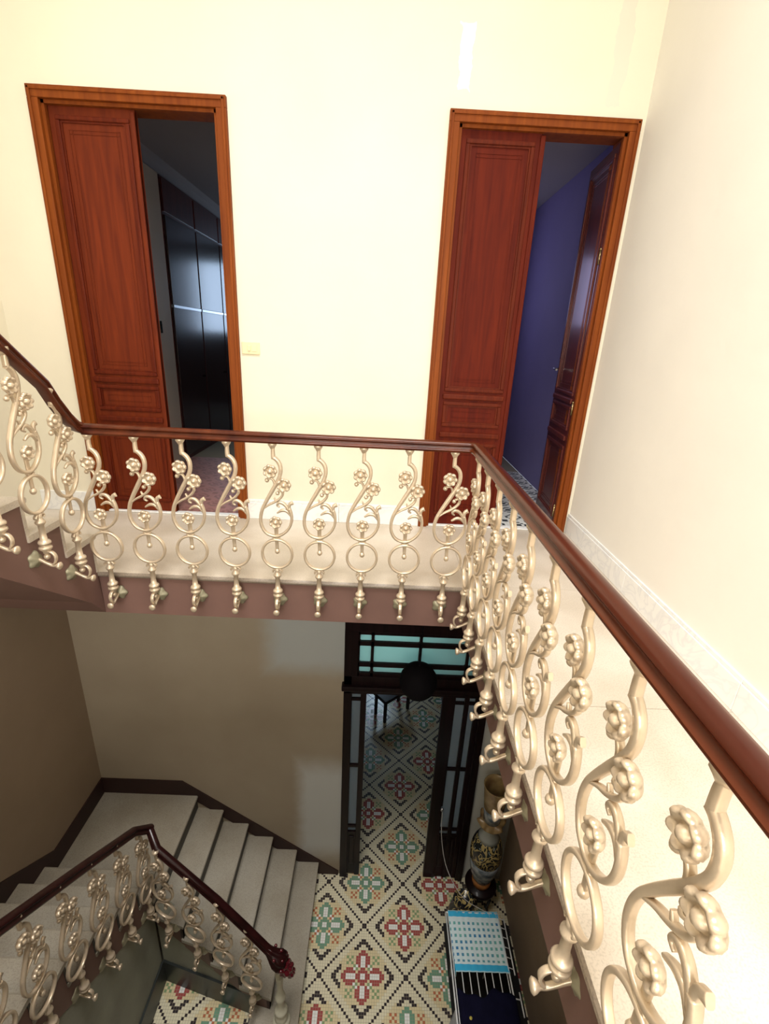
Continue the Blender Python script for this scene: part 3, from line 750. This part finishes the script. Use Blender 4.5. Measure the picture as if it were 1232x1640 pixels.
# plastered inner walls under the flights
bm = bmesh.new(); prism(bm, [(2.8, ZG), (2.8, ZL-.2), (-1.0, ZL+2.85), (-1.0, ZG)], 0, XI-.1, XI-.008); stair_part(lo, 'inner_wall', bm, M_inner)
bm = bmesh.new()
p1 = (XI+.0, 2.79); p2 = (-.93, inner_y(-.93)); n_ = Vector((p2[0]-p1[0], p2[1]-p1[1])).normalized(); nn = Vector((-n_.y, n_.x))
def wall_poly(off0, off1, za0, zb0, za1, zb1, m, nm):
    """quad strip between p1 and p2; z from (za0..zb0) at p1 to (za1..zb1) at p2"""
    bm = bmesh.new(); V = []
    for off in (off0, off1):
        for p, a, b in ((p1, za0, zb0), (p2, za1, zb1)):
            for zq in (a, b): V.append(bm.verts.new((p[0]+nn.x*off, p[1]+nn.y*off, zq)))
    for f in ((0, 2, 3, 1), (4, 5, 7, 6), (0, 1, 5, 4), (2, 6, 7, 3), (1, 3, 7, 5), (0, 4, 6, 2)): bm.faces.new([V[i] for i in f])
    return stair_part(lo, nm, bm, m)
bm.free()
wall_poly(.02, .12, ZG, ZL-.1, ZG, ZG+.36, M_inner, 'inner_wall')
# stepped brown band of the first flight
for k in range(1, 6):
    x = xn-RU2*k; z = ZG+.2*(k+1); xb = x-RU2; 
    bm = bmesh.new()
    A = [(x, inner_y(x)), (xb if k < 5 else XI, inner_y(xb if k < 5 else XI))]
    V = []
    for (px, py), zl in zip(A, (z-.30, z-.12)):
        for o_ in (0, .04): 
            for zq in (zl if k > 1 else max(zl, ZG), z-.036): V.append(bm.verts.new((px, py+o_, zq)))
    for f in ((0, 4, 5, 1), (2, 3, 7, 6), (0, 1, 3, 2), (4, 6, 7, 5), (1, 5, 7, 3), (0, 2, 6, 4)): bm.faces.new([V[i] for i in f])
    stair_part(lo, 'stringer', bm, M_fascia)
# dark wall-side skirting of the lower stairs
bm = bmesh.new(); prism(bm, [(XL, ZL), (XL, ZL+.2), (-1.99, ZL+.2), (-.27, -4.46), (-.27, ZG), (-.5, ZG), (-1.9, ZL-.05)], 1, YB-.015, YB)
struct('baseboard_back_ground', bm, M_browns, 'dark brown painted skirting following the lower stairs on the back wall', 'skirting')
bm = bmesh.new(); prism(bm, [(YB, ZL), (YB, ZL+.2), (3.06, ZL+.2), (-1.2, ZL+.2+.2/.262*4.26), (-1.2, ZL+.2/.262*4.1), (2.9, ZL)], 0, XL, XL+.015)
struct('baseboard_left_ground', bm, M_browns, 'dark brown painted skirting rising along the left wall of the lower stairs', 'skirting')
# slate skirting at the foot of the inner walls
sb = root('baseboard_well', 'dark slate skirting around the mosaic corner inside the stair turn', 'skirting')
bm = bmesh.new(); box(bm, XI-.008, XI+.012, 1.6, 2.79, ZG, ZG+.3, bev=.003); struct('slab', bm, M_black, '', '', sb)
bm = bmesh.new(); V = []
for off in (.0, .02):
    for t in (0, 1):
        p = (p1[0]+(p2[0]-p1[0])*t, p1[1]+(p2[1]-p1[1])*t)
        for zq in (ZG, ZG+.3 - .0*t): V.append(bm.verts.new((p[0]+nn.x*off, p[1]+nn.y*off, zq)))
for f in ((0, 2, 3, 1), (4, 5, 7, 6), (0, 1, 5, 4), (2, 6, 7, 3), (1, 3, 7, 5), (0, 4, 6, 2)): bm.faces.new([V[i] for i in f])
struct('slab', bm, M_black, '', '', sb)

# ------------------------------------------------------------------ balusters
def flower(bm, cx, cz, R, y0=0, lobes=7):
    prof = [(.001, .62), (.16, .60), (.30, .48), (.38, .30), (.46, .22), (.60, .33), (.78, .52), (.92, .50), (1.0, .34), (1.02, .12), (.9, -.12), (.7, -.3), (.45, -.42), (.2, -.46), (.001, -.47)]
    def mod(r, h, t):
        k = r; w = max(0, min(1, (r-.4)/.5)); c = abs(math.cos(t*lobes/2))
        rr = r*(1-.17*w*(1-c**.7)); hh = h-(.16*w*(1-c) if h > 0 else -.1*w*(1-c))
        return rr*R, hh*R
    lathe(bm, prof, lobes*6, (cx, y0, cz), 'y', mod)
def make_baluster(name, label, mat, group):
    t = thing(name, label, 'baluster', (0, 0, 0), 0, group)
    bm = bmesh.new(); D = .024
    lathe(bm, [(.024, .918), (.026, .905), (.018, .893), (.011, .880)], 12)
    ribbon(bm, [(.004, .90), (.002, .865), (.003, .828)], [.018, .021, .023], D)
    ribbon(bm, [(-.004, .832), (.014, .824), (.034, .802), (.044, .77), (.040, .725), (.018, .675), (-.017, .612), (-.048, .556), (-.074, .5), (-.085, .445), (-.079, .395), (-.052, .352), (-.002, .333), (.045, .347), (.085, .388), (.103, .438), (.101, .486), (.09, .52)], [.022, .023, .021, .024, .020, .018, .0165, .016, .0165, .017], D)
    obj('scroll_bar', bm, mat, t)
    bm = bmesh.new()
    ribbon(bm, [(.008, .655), (.004, .682), (-.010, .702), (-.034, .698)], [.014, .013, .011, .012], .02)
    ball(bm, (-.038, .692, 0)[:1]+(0,)+(.690,), .0135)
    ribbon(bm, [(-.068, .508), (-.031, .537), (.004, .556), (.036, .58), (.054, .608), (.047, .628), (.026, .622)], [.008, .013, .015, .014, .012], .02)
    ball(bm, (.022, 0, .612), .0125)
    ribbon(bm, [(.012, .56), (.006, .572), (.001, .584)], [.014, .01, .006], .014)
    obj('branch', bm, mat, t)
    for cx, cz, R in ((-.016, .748, .042), (.063, .667, .043), (.007, .428, .039)):
        bm = bmesh.new(); flower(bm, cx, cz, R, -.004); obj('flower', bm, mat, t)
    bm = bmesh.new()
    ribbon(bm, [(.096, .49), (.09, .52), (.094, .545), (.112, .556)], [.018, .017, .02, .026], [.022, .02, .018, .016])
    ribbon(bm, [(.097, .485), (.078, .523), (.056, .548), (.03, .554), (.018, .536), (.033, .525)], [.016, .017, .019, .018, .012, .008], [.02, .02, .018, .014])
    ribbon(bm, [(.1, .47), (.076, .5), (.046, .504), (.016, .486)], [.012, .018, .018, .008], [.02, .018, .014])
    obj('leaf', bm, mat, t)
    bm = bmesh.new(); ribbon(bm, [(.007, .43), (.007, .34), (.009, .236)], [.026, .023, .019], [.014, .012, .012], y0=.004); ball(bm, (.009, .004, .230), .0165, sz=1.1)
    obj('pendant', bm, mat, t)
    bm = bmesh.new(); ribbon(bm, [(.009+.093*math.cos(2*PI*k/16), .213+.096*math.sin(2*PI*k/16)) for k in range(16)], .0155, D, 3, True)
    ribbon(bm, [(-.016, .324), (.007, .312), (.03, .324)], [.006, .014, .006], .018)
    obj('ring', bm, mat, t)
    bm = bmesh.new()
    ribbon(bm, [(.008, .112), (-.008, .108), (-.022, .096), (-.018, .086)], [.016, .014, .01, .008], .02); ribbon(bm, [(.008, .112), (.024, .108), (.036, .096), (.032, .086)], [.016, .014, .01, .008], .02)
    lathe(bm, [(.006, .118), (.016, .108), (.013, .092), (.016, .080), (.024, .070), (.025, .062), (.020, .054), (.0145, .048), (.015, .0), (.018, -.034), (.026, -.038), (.031, -.046), (.030, -.054), (.022, -.060), (.021, -.065), (.030, -.070), (.032, -.079), (.026, -.088), (.017, -.096), (.014, -.11), (.008, -.115)], 18, (.006, 0, 0))
    obj('stem', bm, mat, t)
    bm = bmesh.new()
    ribbon(bm, [(.006, -.098), (-.016, -.098), (-.036, -.108), (-.045, -.128), (-.041, -.152), (-.028, -.172)], [.009, .010, .011, .011, .010, .009], .021, plane='yz', y0=.004)
    ribbon(bm, [(-.044, -.178), (-.02, -.180), (.01, -.166), (.04, -.150), (.07, -.147)], [.015, .014, .014, .018, .022], .019, plane='yz', y0=.004)
    lathe(bm, [(.008, .030), (.011, .040), (.018, .050), (.021, .059), (.015, .064), (.002, .065)], 14, (.004, 0, -.180), 'y')
    ball(bm, (.004, .0, -.128), .016, 10, 6)
    obj('bracket', bm, mat, t)
    bm = bmesh.new()
    def md(r, h, tt): return (r*(1+.12*math.cos(5*tt)*(r > .015)), h)
    lathe(bm, [(.006, -.040), (.014, -.044), (.022, -.05), (.036, -.056), (.044, -.066), (.046, -.0725), (.038, -.0745)], 30, (.004, 0, -.150), 'y', md)
    obj('rosette', bm, M_ros, t)
    return t
ORD = ['first', 'second', 'third', 'fourth', 'fifth', 'sixth', 'seventh', 'eighth', 'ninth', 'tenth', 'eleventh']
b0 = None
def put(x, y, zt, rz, label, group):
    """zt: height of the level the baluster belongs to (its local zero)"""
    global b0
    if b0 is None:
        b0 = make_baluster('baluster', label, M_iron, group); b0.location = (x, y, zt); b0.rotation_euler = (0, 0, rz)
    else: dup(b0, (x, y, zt), rz, label, group)
YBAL = 2.69; XBAL = .554
for k in range(9):
    x = -1.684+.2648*k
    lab = 'cream iron flower-scroll baluster, '+(ORD[k]+' from the left' if k < 8 else 'last before the right corner')+' on the level back railing'
    if k == 0: lab = 'cream iron flower-scroll baluster at the left corner of the level back railing'
    put(x, YBAL, 0, 0, lab, 'balusters of the back railing')
for k in range(9):
    y = 2.565-.2525*k
    lab = 'cream iron flower-scroll baluster, '+ORD[k]+' after the corner on the right gallery railing'
    if k == 8: lab = 'cream iron flower-scroll baluster nearest the viewer on the right gallery railing'
    put(XBAL, y, 0, -PI/2, lab, 'balusters of the right gallery railing')
for k in range(5):
    y = 2.50-.25*k; z = .27+RISE*k
    lab = 'cream iron flower-scroll baluster, '+ORD[k]+' step up on the left rising stairs'
    put(-1.727, y, z, PI/2, lab, 'balusters of the left rising stairs')
for k, (x, y) in enumerate(((-1.64, 2.60), (-1.39, 2.545), (-1.145, 2.485), (-.9, 2.425))):
    put(x, y, ZL-.2*k, -.25, 'dim iron flower-scroll baluster, '+ORD[k]+' below the turn of the lower stair rail', 'balusters of the lower first flight')
for k in range(6):
    put(-1.80, 2.65-.262*k, ZL+.2*(k+1)-.05, PI/2, 'dim iron flower-scroll baluster, '+ORD[k]+' above the turn of the lower stair rail', 'balusters of the lower second flight')

# ------------------------------------------------------------------ handrails
_h = [(.0, -.029), (.017, -.029), (.026, -.027), (.0305, -.021), (.0305, -.015), (.026, -.010), (.019, -.006), (.0155, .001), (.0165, .007), (.0235, .011), (.0265, .016), (.0255, .022), (.019, .029), (.009, .0325)]
SEC = _h+[(0, .0335)]+[(-a, b) for a, b in _h[:0:-1]]
ZR = .943
def rail(name, label, pts, mat, extra=None):
    bm = bmesh.new(); sweep(bm, pts, SEC)
    o = obj(name, bm, mat, None, math.radians(38)); tag(o, label, 'handrail'); return o
XRL = .553
lp = [(-1.70, YBAL, ZR), (-1.722, 2.66, ZR+.02), (-1.724, 2.60, 1.02), (-1.726, 2.53, 1.11), (-1.727, 2.47, 1.205)]
for k in range(1, 8): lp.append((-1.727, 2.47-.25*k, 1.205+.214*k))
rail('handrail', 'glossy dark mahogany handrail running level along the back and right gallery', [(-1.70, YBAL, ZR), (-1.2, YBAL, ZR), (-.3, YBAL, ZR), (XRL-.04, YBAL, ZR), (XRL-.012, YBAL-.012, ZR), (XRL, YBAL-.05, ZR), (XRL, 1.5, ZR), (XRL, .2, ZR), (XRL, -.3, ZR)], M_rail)
rail('handrail', 'dark mahogany handrail sweeping up to the left above the rising stairs', [(-1.7, YBAL-.0, ZR)]+lp[1:], M_rail)
rail('handrail', 'dark lower handrail descending from the turn to the carved red end', [(-1.735, 2.735, -2.34), (-1.64, 2.63, -2.41), (-1.145, 2.50, -2.79), (-.9, 2.43, -3.0), (-.70, 2.375, -3.19)], M_rail_lo)
rail('handrail', 'dark lower handrail rising from the turn toward the left edge', [(-1.735, 2.745, -2.34), (-1.795, 2.62, -2.21), (-1.80, 2.1, -1.81), (-1.80, 1.3, -1.2)], M_rail_lo)
# carved end of the lower rail
kn = thing('carved_rail_end', 'glossy dark red carved scroll knob at the foot of the lower handrail', 'rail end', (-.70, 2.375, -3.19), 0)
d_ = Vector((.20, -.055, -.19)).normalized()
kn.rotation_mode = 'QUATERNION'; kn.rotation_quaternion = d_.to_track_quat('Z', 'Y')
def kmod(r, h, t): return r*(1+.14*math.cos(7*t+h*30)), h
bm = bmesh.new(); lathe(bm, [(.03, -.05), (.035, -.01), (.05, .03), (.066, .07), (.07, .11), (.06, .14)], 42, mod=kmod); obj('carved_body', bm, M_rail_lo, kn)
bm = bmesh.new(); lathe(bm, [(.055, .13), (.064, .15), (.05, .17), (.045, .18), (.055, .195), (.05, .215), (.034, .225), (.036, .245), (.028, .262), (.005, .27)], 42, mod=kmod); obj('carved_tip', bm, M_knob, kn)
for k in range(14):
    a = k*2.4; h = .02+.013*k; r = .058+.008*math.sin(k)
    bm = bmesh.new(); ball(bm, (r*math.cos(a), r*math.sin(a), h), .014, 8, 5); obj('carved_bud', bm, M_knob, kn)
# newel
nw = thing('newel_post', 'cream turned newel post standing on the bottom stone step', 'newel post', (-.655, 2.44, ZG+.2))
bm = bmesh.new()
lathe(bm, [(.075, 0), (.08, .01), (.078, .035), (.062, .05), (.055, .06), (.06, .075), (.052, .10), (.046, .13), (.054, .16), (.058, .175), (.05, .19), (.034, .21), (.03, .26), (.034, .31), (.043, .35), (.046, .37), (.04, .39), (.028, .41), (.024, .50), (.028, .60), (.034, .66), (.036, .68), (.026, .70), (.022, .80), (.024, .92), (.03, 1.0)], 28)
obj('post', bm, M_newel, nw)

# ------------------------------------------------------------------ vases
def vase_mat(name):
    m, nt, b = new_mat(name)
    tc = nt.nodes.new('ShaderNodeTexCoord'); v = nt.nodes.new('ShaderNodeTexNoise'); v.inputs['Scale'].default_value = 6.5; v.inputs['Detail'].default_value = 1.5; v.inputs['Distortion'].default_value = 2.5
    nt.links.new(tc.outputs['Object'], v.inputs['Vector'])
    r = nt.nodes.new('ShaderNodeValToRGB'); r.color_ramp.interpolation = 'CONSTANT'; e = r.color_ramp.elements
    e[0].position = 0; e[0].color = (.012, .014, .02, 1); e[1].position = .5; e[1].color = (.52, .40, .16, 1); k = e.new(.58); k.color = (.015, .02, .02, 1); k = e.new(.68); k.color = (.3, .34, .34, 1)
    nt.links.new(v.outputs['Fac'], r.inputs[0]); nt.links.new(r.outputs[0], b.inputs['Base Color']); b.inputs['Roughness'].default_value = .2
    return m
MV = [vase_mat('black_gold_glaze'), plain('white_blue_glaze', (.42, .45, .46), .2, col2=(.07, .1, .14), vscale=16), plain('amber_glaze', (.42, .17, .05), .25, var=.3, vscale=12), plain('ochre_glaze', (.5, .36, .17), .25, col2=(.25, .15, .07), vscale=9), plain('plain_celadon_glaze', (.40, .42, .40), .2)]
VX, VY, VZ = 1.34, 3.55, -4.12
st = thing('vase_stand', 'dark round wooden stand under the tall patterned vase', 'stand', (VX, VY, ZG))
bm = bmesh.new(); lathe(bm, [(.13, .34), (.17, .35), (.175, .375), (.165, .39)], 28); obj('top', bm, M_lodoor, st)
for k in range(4):
    a = PI/4+k*PI/2; bm = bmesh.new()
    tube(bm, [(.10*math.cos(a), .10*math.sin(a), .345), (.14*math.cos(a), .14*math.sin(a), .25), (.11*math.cos(a), .11*math.sin(a), .1), (.15*math.cos(a), .15*math.sin(a), .016)], .016); obj('leg', bm, M_lodoor, st)
vs = thing('floor_vase', 'tall patterned porcelain floor vase with a frilled neck beside the dark doorway', 'vase', (VX, VY, VZ))
bm = bmesh.new()
lathe(bm, [(.085, 0), (.10, .01), (.105, .05), (.098, .09)], 36); obj('foot', bm, MV[2], vs)
bm = bmesh.new(); lathe(bm, [(.098, .09), (.115, .14), (.14, .22), (.155, .32), (.165, .42)], 40); obj('lower_body', bm, MV[1], vs)
bm = bmesh.new(); lathe(bm, [(.165, .42), (.17, .50), (.168, .56), (.155, .63), (.13, .69), (.115, .72)], 40); obj('shoulder', bm, MV[0], vs)
bm = bmesh.new(); lathe(bm, [(.115, .72), (.10, .75), (.088, .80), (.082, .88), (.084, .93)], 36); obj('neck', bm, MV[4], vs)
bm = bmesh.new()
def cm(r, h, t): return r*(1+.13*max(0, (r-.09)/.05)*math.cos(6*t)), h+.02*math.cos(6*t)*(r > .1)
lathe(bm, [(.084, .93), (.105, .92), (.132, .93), (.138, .945), (.12, .965), (.092, .98)], 48, mod=cm); obj('frilled_collar', bm, MV[3], vs)
bm = bmesh.new(); lathe(bm, [(.088, .97), (.092, 1.05), (.102, 1.15)], 36); obj('upper_neck', bm, MV[1], vs)
bm = bmesh.new(); lathe(bm, [(.102, 1.15), (.112, 1.25), (.122, 1.36), (.13, 1.43), (.136, 1.45), (.128, 1.45), (.118, 1.40), (.10, 1.25), (.09, 1.1)], 36); obj('trumpet_mouth', bm, MV[3], vs)
pt = thing('small_vase', 'low black vase with gold leaf pattern on the mosaic behind the towel', 'vase', (1.10, 3.31, ZG))
bm = bmesh.new(); lathe(bm, [(.07, 0), (.1, .04), (.14, .14), (.15, .24), (.13, .34), (.09, .4), (.085, .44), (.11, .48), (.10, .48), (.075, .44)], 36); obj('body', bm, MV[0], pt)
bm = bmesh.new(); lathe(bm, [(.065, 0), (.072, .0), (.078, .02), (.07, .025)], 30); obj('foot', bm, MV[2], pt)

# ------------------------------------------------------------------ drying rack and laundry
ZK = -3.62
bm = bmesh.new(); box(bm, .93, 1.645, 1.7, 3.355, ZG, ZG+.006, bev=.002)  # far end of this dark sheet stands in for shade at the vase stand
tag(obj('floor_mat_and_shade', bm, plain('black_mat_and_shade', (.012, .011, .011), .8, bump=.4, bscale=90)), 'dark mat under the drying rack, its far end painted shade by the vase stand', 'mat')
rk = thing('drying_rack', 'white wire clothes drying rack standing on the mosaic by the brown wall', 'drying rack', (1.08, 2.3, ZG))
def rod(pts, r=.005, name='rod'):
    bm = bmesh.new(); tube(bm, [(p[0]-1.08, p[1]-2.3, p[2]-ZG) for p in pts], r); return obj(name, bm, M_wire, rk)
for k in range(8):
    x = .85+k*.0655; rod([(x, 1.75, ZK), (x, 2.95, ZK)], .0045)
rod([(.83, 1.75, ZK), (1.33, 1.75, ZK)], .007); rod([(.83, 2.95, ZK), (1.33, 2.95, ZK)], .007)
rod([(.83, 1.75, ZK), (.83, 2.95, ZK)], .007); rod([(1.33, 1.75, ZK), (1.33, 2.95, ZK)], .007)
rod([(.95, 2.88, ZG+.013), (.88, 2.82, ZK-.012), (1.30, 2.82, ZK-.012), (1.28, 2.88, ZG+.013)], .007, 'leg_frame')
rod([(.95, 1.80, ZG+.013), (.88, 1.85, ZK-.012), (1.30, 1.85, ZK-.012), (1.28, 1.80, ZG+.013)], .007, 'leg_frame')
# side wing
rod([(1.385, 2.50, ZK-.03), (1.385, 2.93, ZK-.03)], .006, 'wing_rail')
for k in range(6): rod([(1.33, 2.54+k*.075, ZK), (1.385, 2.54+k*.075, ZK-.03)], .0035, 'wing_rung')
rod([(1.33, 2.33, ZK), (1.39, 2.33, ZK-.02)], .005, 'wing_rung'); rod([(1.39, 2.22, ZK-.02), (1.39, 2.38, ZK-.02)], .006, 'wing_rail')
def towel_mat():
    m, nt, b = new_mat('towel_print'); tc = nt.nodes.new('ShaderNodeTexCoord'); sep = nt.nodes.new('ShaderNodeSeparateXYZ'); nt.links.new(tc.outputs['Object'], sep.inputs[0])
    def mt(op, a, c=0):
        q = nt.nodes.new('ShaderNodeMath'); q.operation = op
        for i, v in enumerate((a, c)):
            if isinstance(v, (int, float)): q.inputs[i].default_value = v
            else: nt.links.new(v, q.inputs[i])
        return q.outputs[0]
    X, Y = sep.outputs[0], sep.outputs[1]
    band = mt('GREATER_THAN', mt('ABSOLUTE', Y), .182); edge = mt('GREATER_THAN', mt('ABSOLUTE', Y), .228)
    fx = mt('LESS_THAN', mt('ABSOLUTE', mt('SUBTRACT', mt('FRACT', mt('DIVIDE', mt('ADD', X, 1.0), .0445)), .5)), .24)
    fy = mt('LESS_THAN', mt('ABSOLUTE', mt('SUBTRACT', mt('FRACT', mt('DIVIDE', mt('ADD', Y, 1.0), .048)), .5)), .24)
    dot = mt('MULTIPLY', mt('MULTIPLY', fx, fy), mt('LESS_THAN', mt('ABSOLUTE', Y), .165))
    cur = None
    n = nt.nodes.new('ShaderNodeTexNoise'); n.inputs['Scale'].default_value = 7; nt.links.new(tc.outputs['Object'], n.inputs['Vector'])
    r = nt.nodes.new('ShaderNodeValToRGB'); r.color_ramp.elements[0].position = .4; r.color_ramp.elements[1].position = .6; r.color_ramp.elements[0].color = (.05, .24, .5, 1); r.color_ramp.elements[1].color = (.18, .5, .48, 1); nt.links.new(n.outputs['Fac'], r.inputs[0])
    def mix(f, a, c):
        q = nt.nodes.new('ShaderNodeMix'); q.data_type = 'RGBA'; nt.links.new(f, q.inputs[0])
        for i, v in ((6, a), (7, c)):
            if isinstance(v, tuple): q.inputs[i].default_value = (*v, 1)
            else: nt.links.new(v, q.inputs[i])
        return q.outputs[2]
    c = mix(dot, (.74, .9, .95), r.outputs[0]); c = mix(band, c, (.05, .5, .85)); c = mix(edge, c, (.55, .85, .97))
    nt.links.new(c, b.inputs['Base Color']); b.inputs['Roughness'].default_value = .95
    return m
def cloth(name, x0, x1, y0, y1, fz, nx, ny, th, mat, loc):
    bm = bmesh.new(); G = [[bm.verts.new((x0+(x1-x0)*i/nx+fz(i/nx, j/ny)[0]-loc[0], y0+(y1-y0)*j/ny+fz(i/nx, j/ny)[1]-loc[1], fz(i/nx, j/ny)[2]-loc[2])) for j in range(ny+1)] for i in range(nx+1)]
    for i in range(nx):
        for j in range(ny): f = bm.faces.new([G[i][j], G[i+1][j], G[i+1][j+1], G[i][j+1]]); f.smooth = True
    o = obj(name, bm, mat); o.location = loc
    md = o.modifiers.new('thick', 'SOLIDIFY'); md.thickness = th; md.offset = 1; return o
def fz_t(u, v):
    z = ZK+.008+.002*math.sin(u*50)+.003*math.sin(v*9+u*3)
    if u < .05: z -= (.05-u)*1.6
    return (.03*(.05-u)*20*(u < .05)+.012*(1-v), 0, z)
o = cloth('towel', .825, 1.325, 2.495, 2.965, fz_t, 40, 24, .005, towel_mat(), (1.075, 2.73, ZK)); tag(o, 'white towel with blue end bands and rows of small blue-green squares on the rack', 'towel')
def fz_n(u, v):
    z = ZK+.016+.006*math.sin(u*7+v*4)+.005*math.sin(v*11)
    drop = max(0, .12-u)*3.0+max(0, u-.8)*2.6; z -= drop
    return (.03*math.sin(v*6)*(u-.5)+.10*max(0, .12-u)*8, (.025*math.sin(u*13)-.015*math.cos(u*29))*v**3-.02, z)
o = cloth('shirt', .77, 1.48, 1.72, 2.37, fz_n, 30, 30, .008, M_navy, (1.1, 2.05, ZK)); tag(o, 'dark navy shirt spread over the near end of the drying rack', 'shirt')
bm = bmesh.new(); lathe(bm, [(.001, 0), (.012, .0), (.012, .003), (.001, .003)], 14); e_ = obj('printed_badge', bm, M_yel, o); e_.location = (-.165, .13, .045)
def fz_g(u, v):
    return (.0, 0, ZK-.005-.5*u*.5-.03*math.sin(v*8))
o = cloth('towel', .79, .83, 1.9, 2.26, lambda u, v: (0, .0, ZK+.0-.28*(1-u)), 6, 14, .006, M_grcl, (.81, 2.08, ZK)); tag(o, 'pale grey cloth hanging over the near left side of the rack', 'cloth')
# cord from the door to the rack
bm = bmesh.new(); P = smooth_path([(.86, 3.75, -3.33), (.87, 3.66, -3.62), (.93, 3.5, -3.85), (1.06, 3.25, -3.88), (1.2, 3.0, -3.66), (1.24, 2.955, -3.61)], 6); tube(bm, P, .004)
o = obj('cord', bm, M_cord); tag(o, 'thin pale cord running from the dark door down to the drying rack', 'cord')
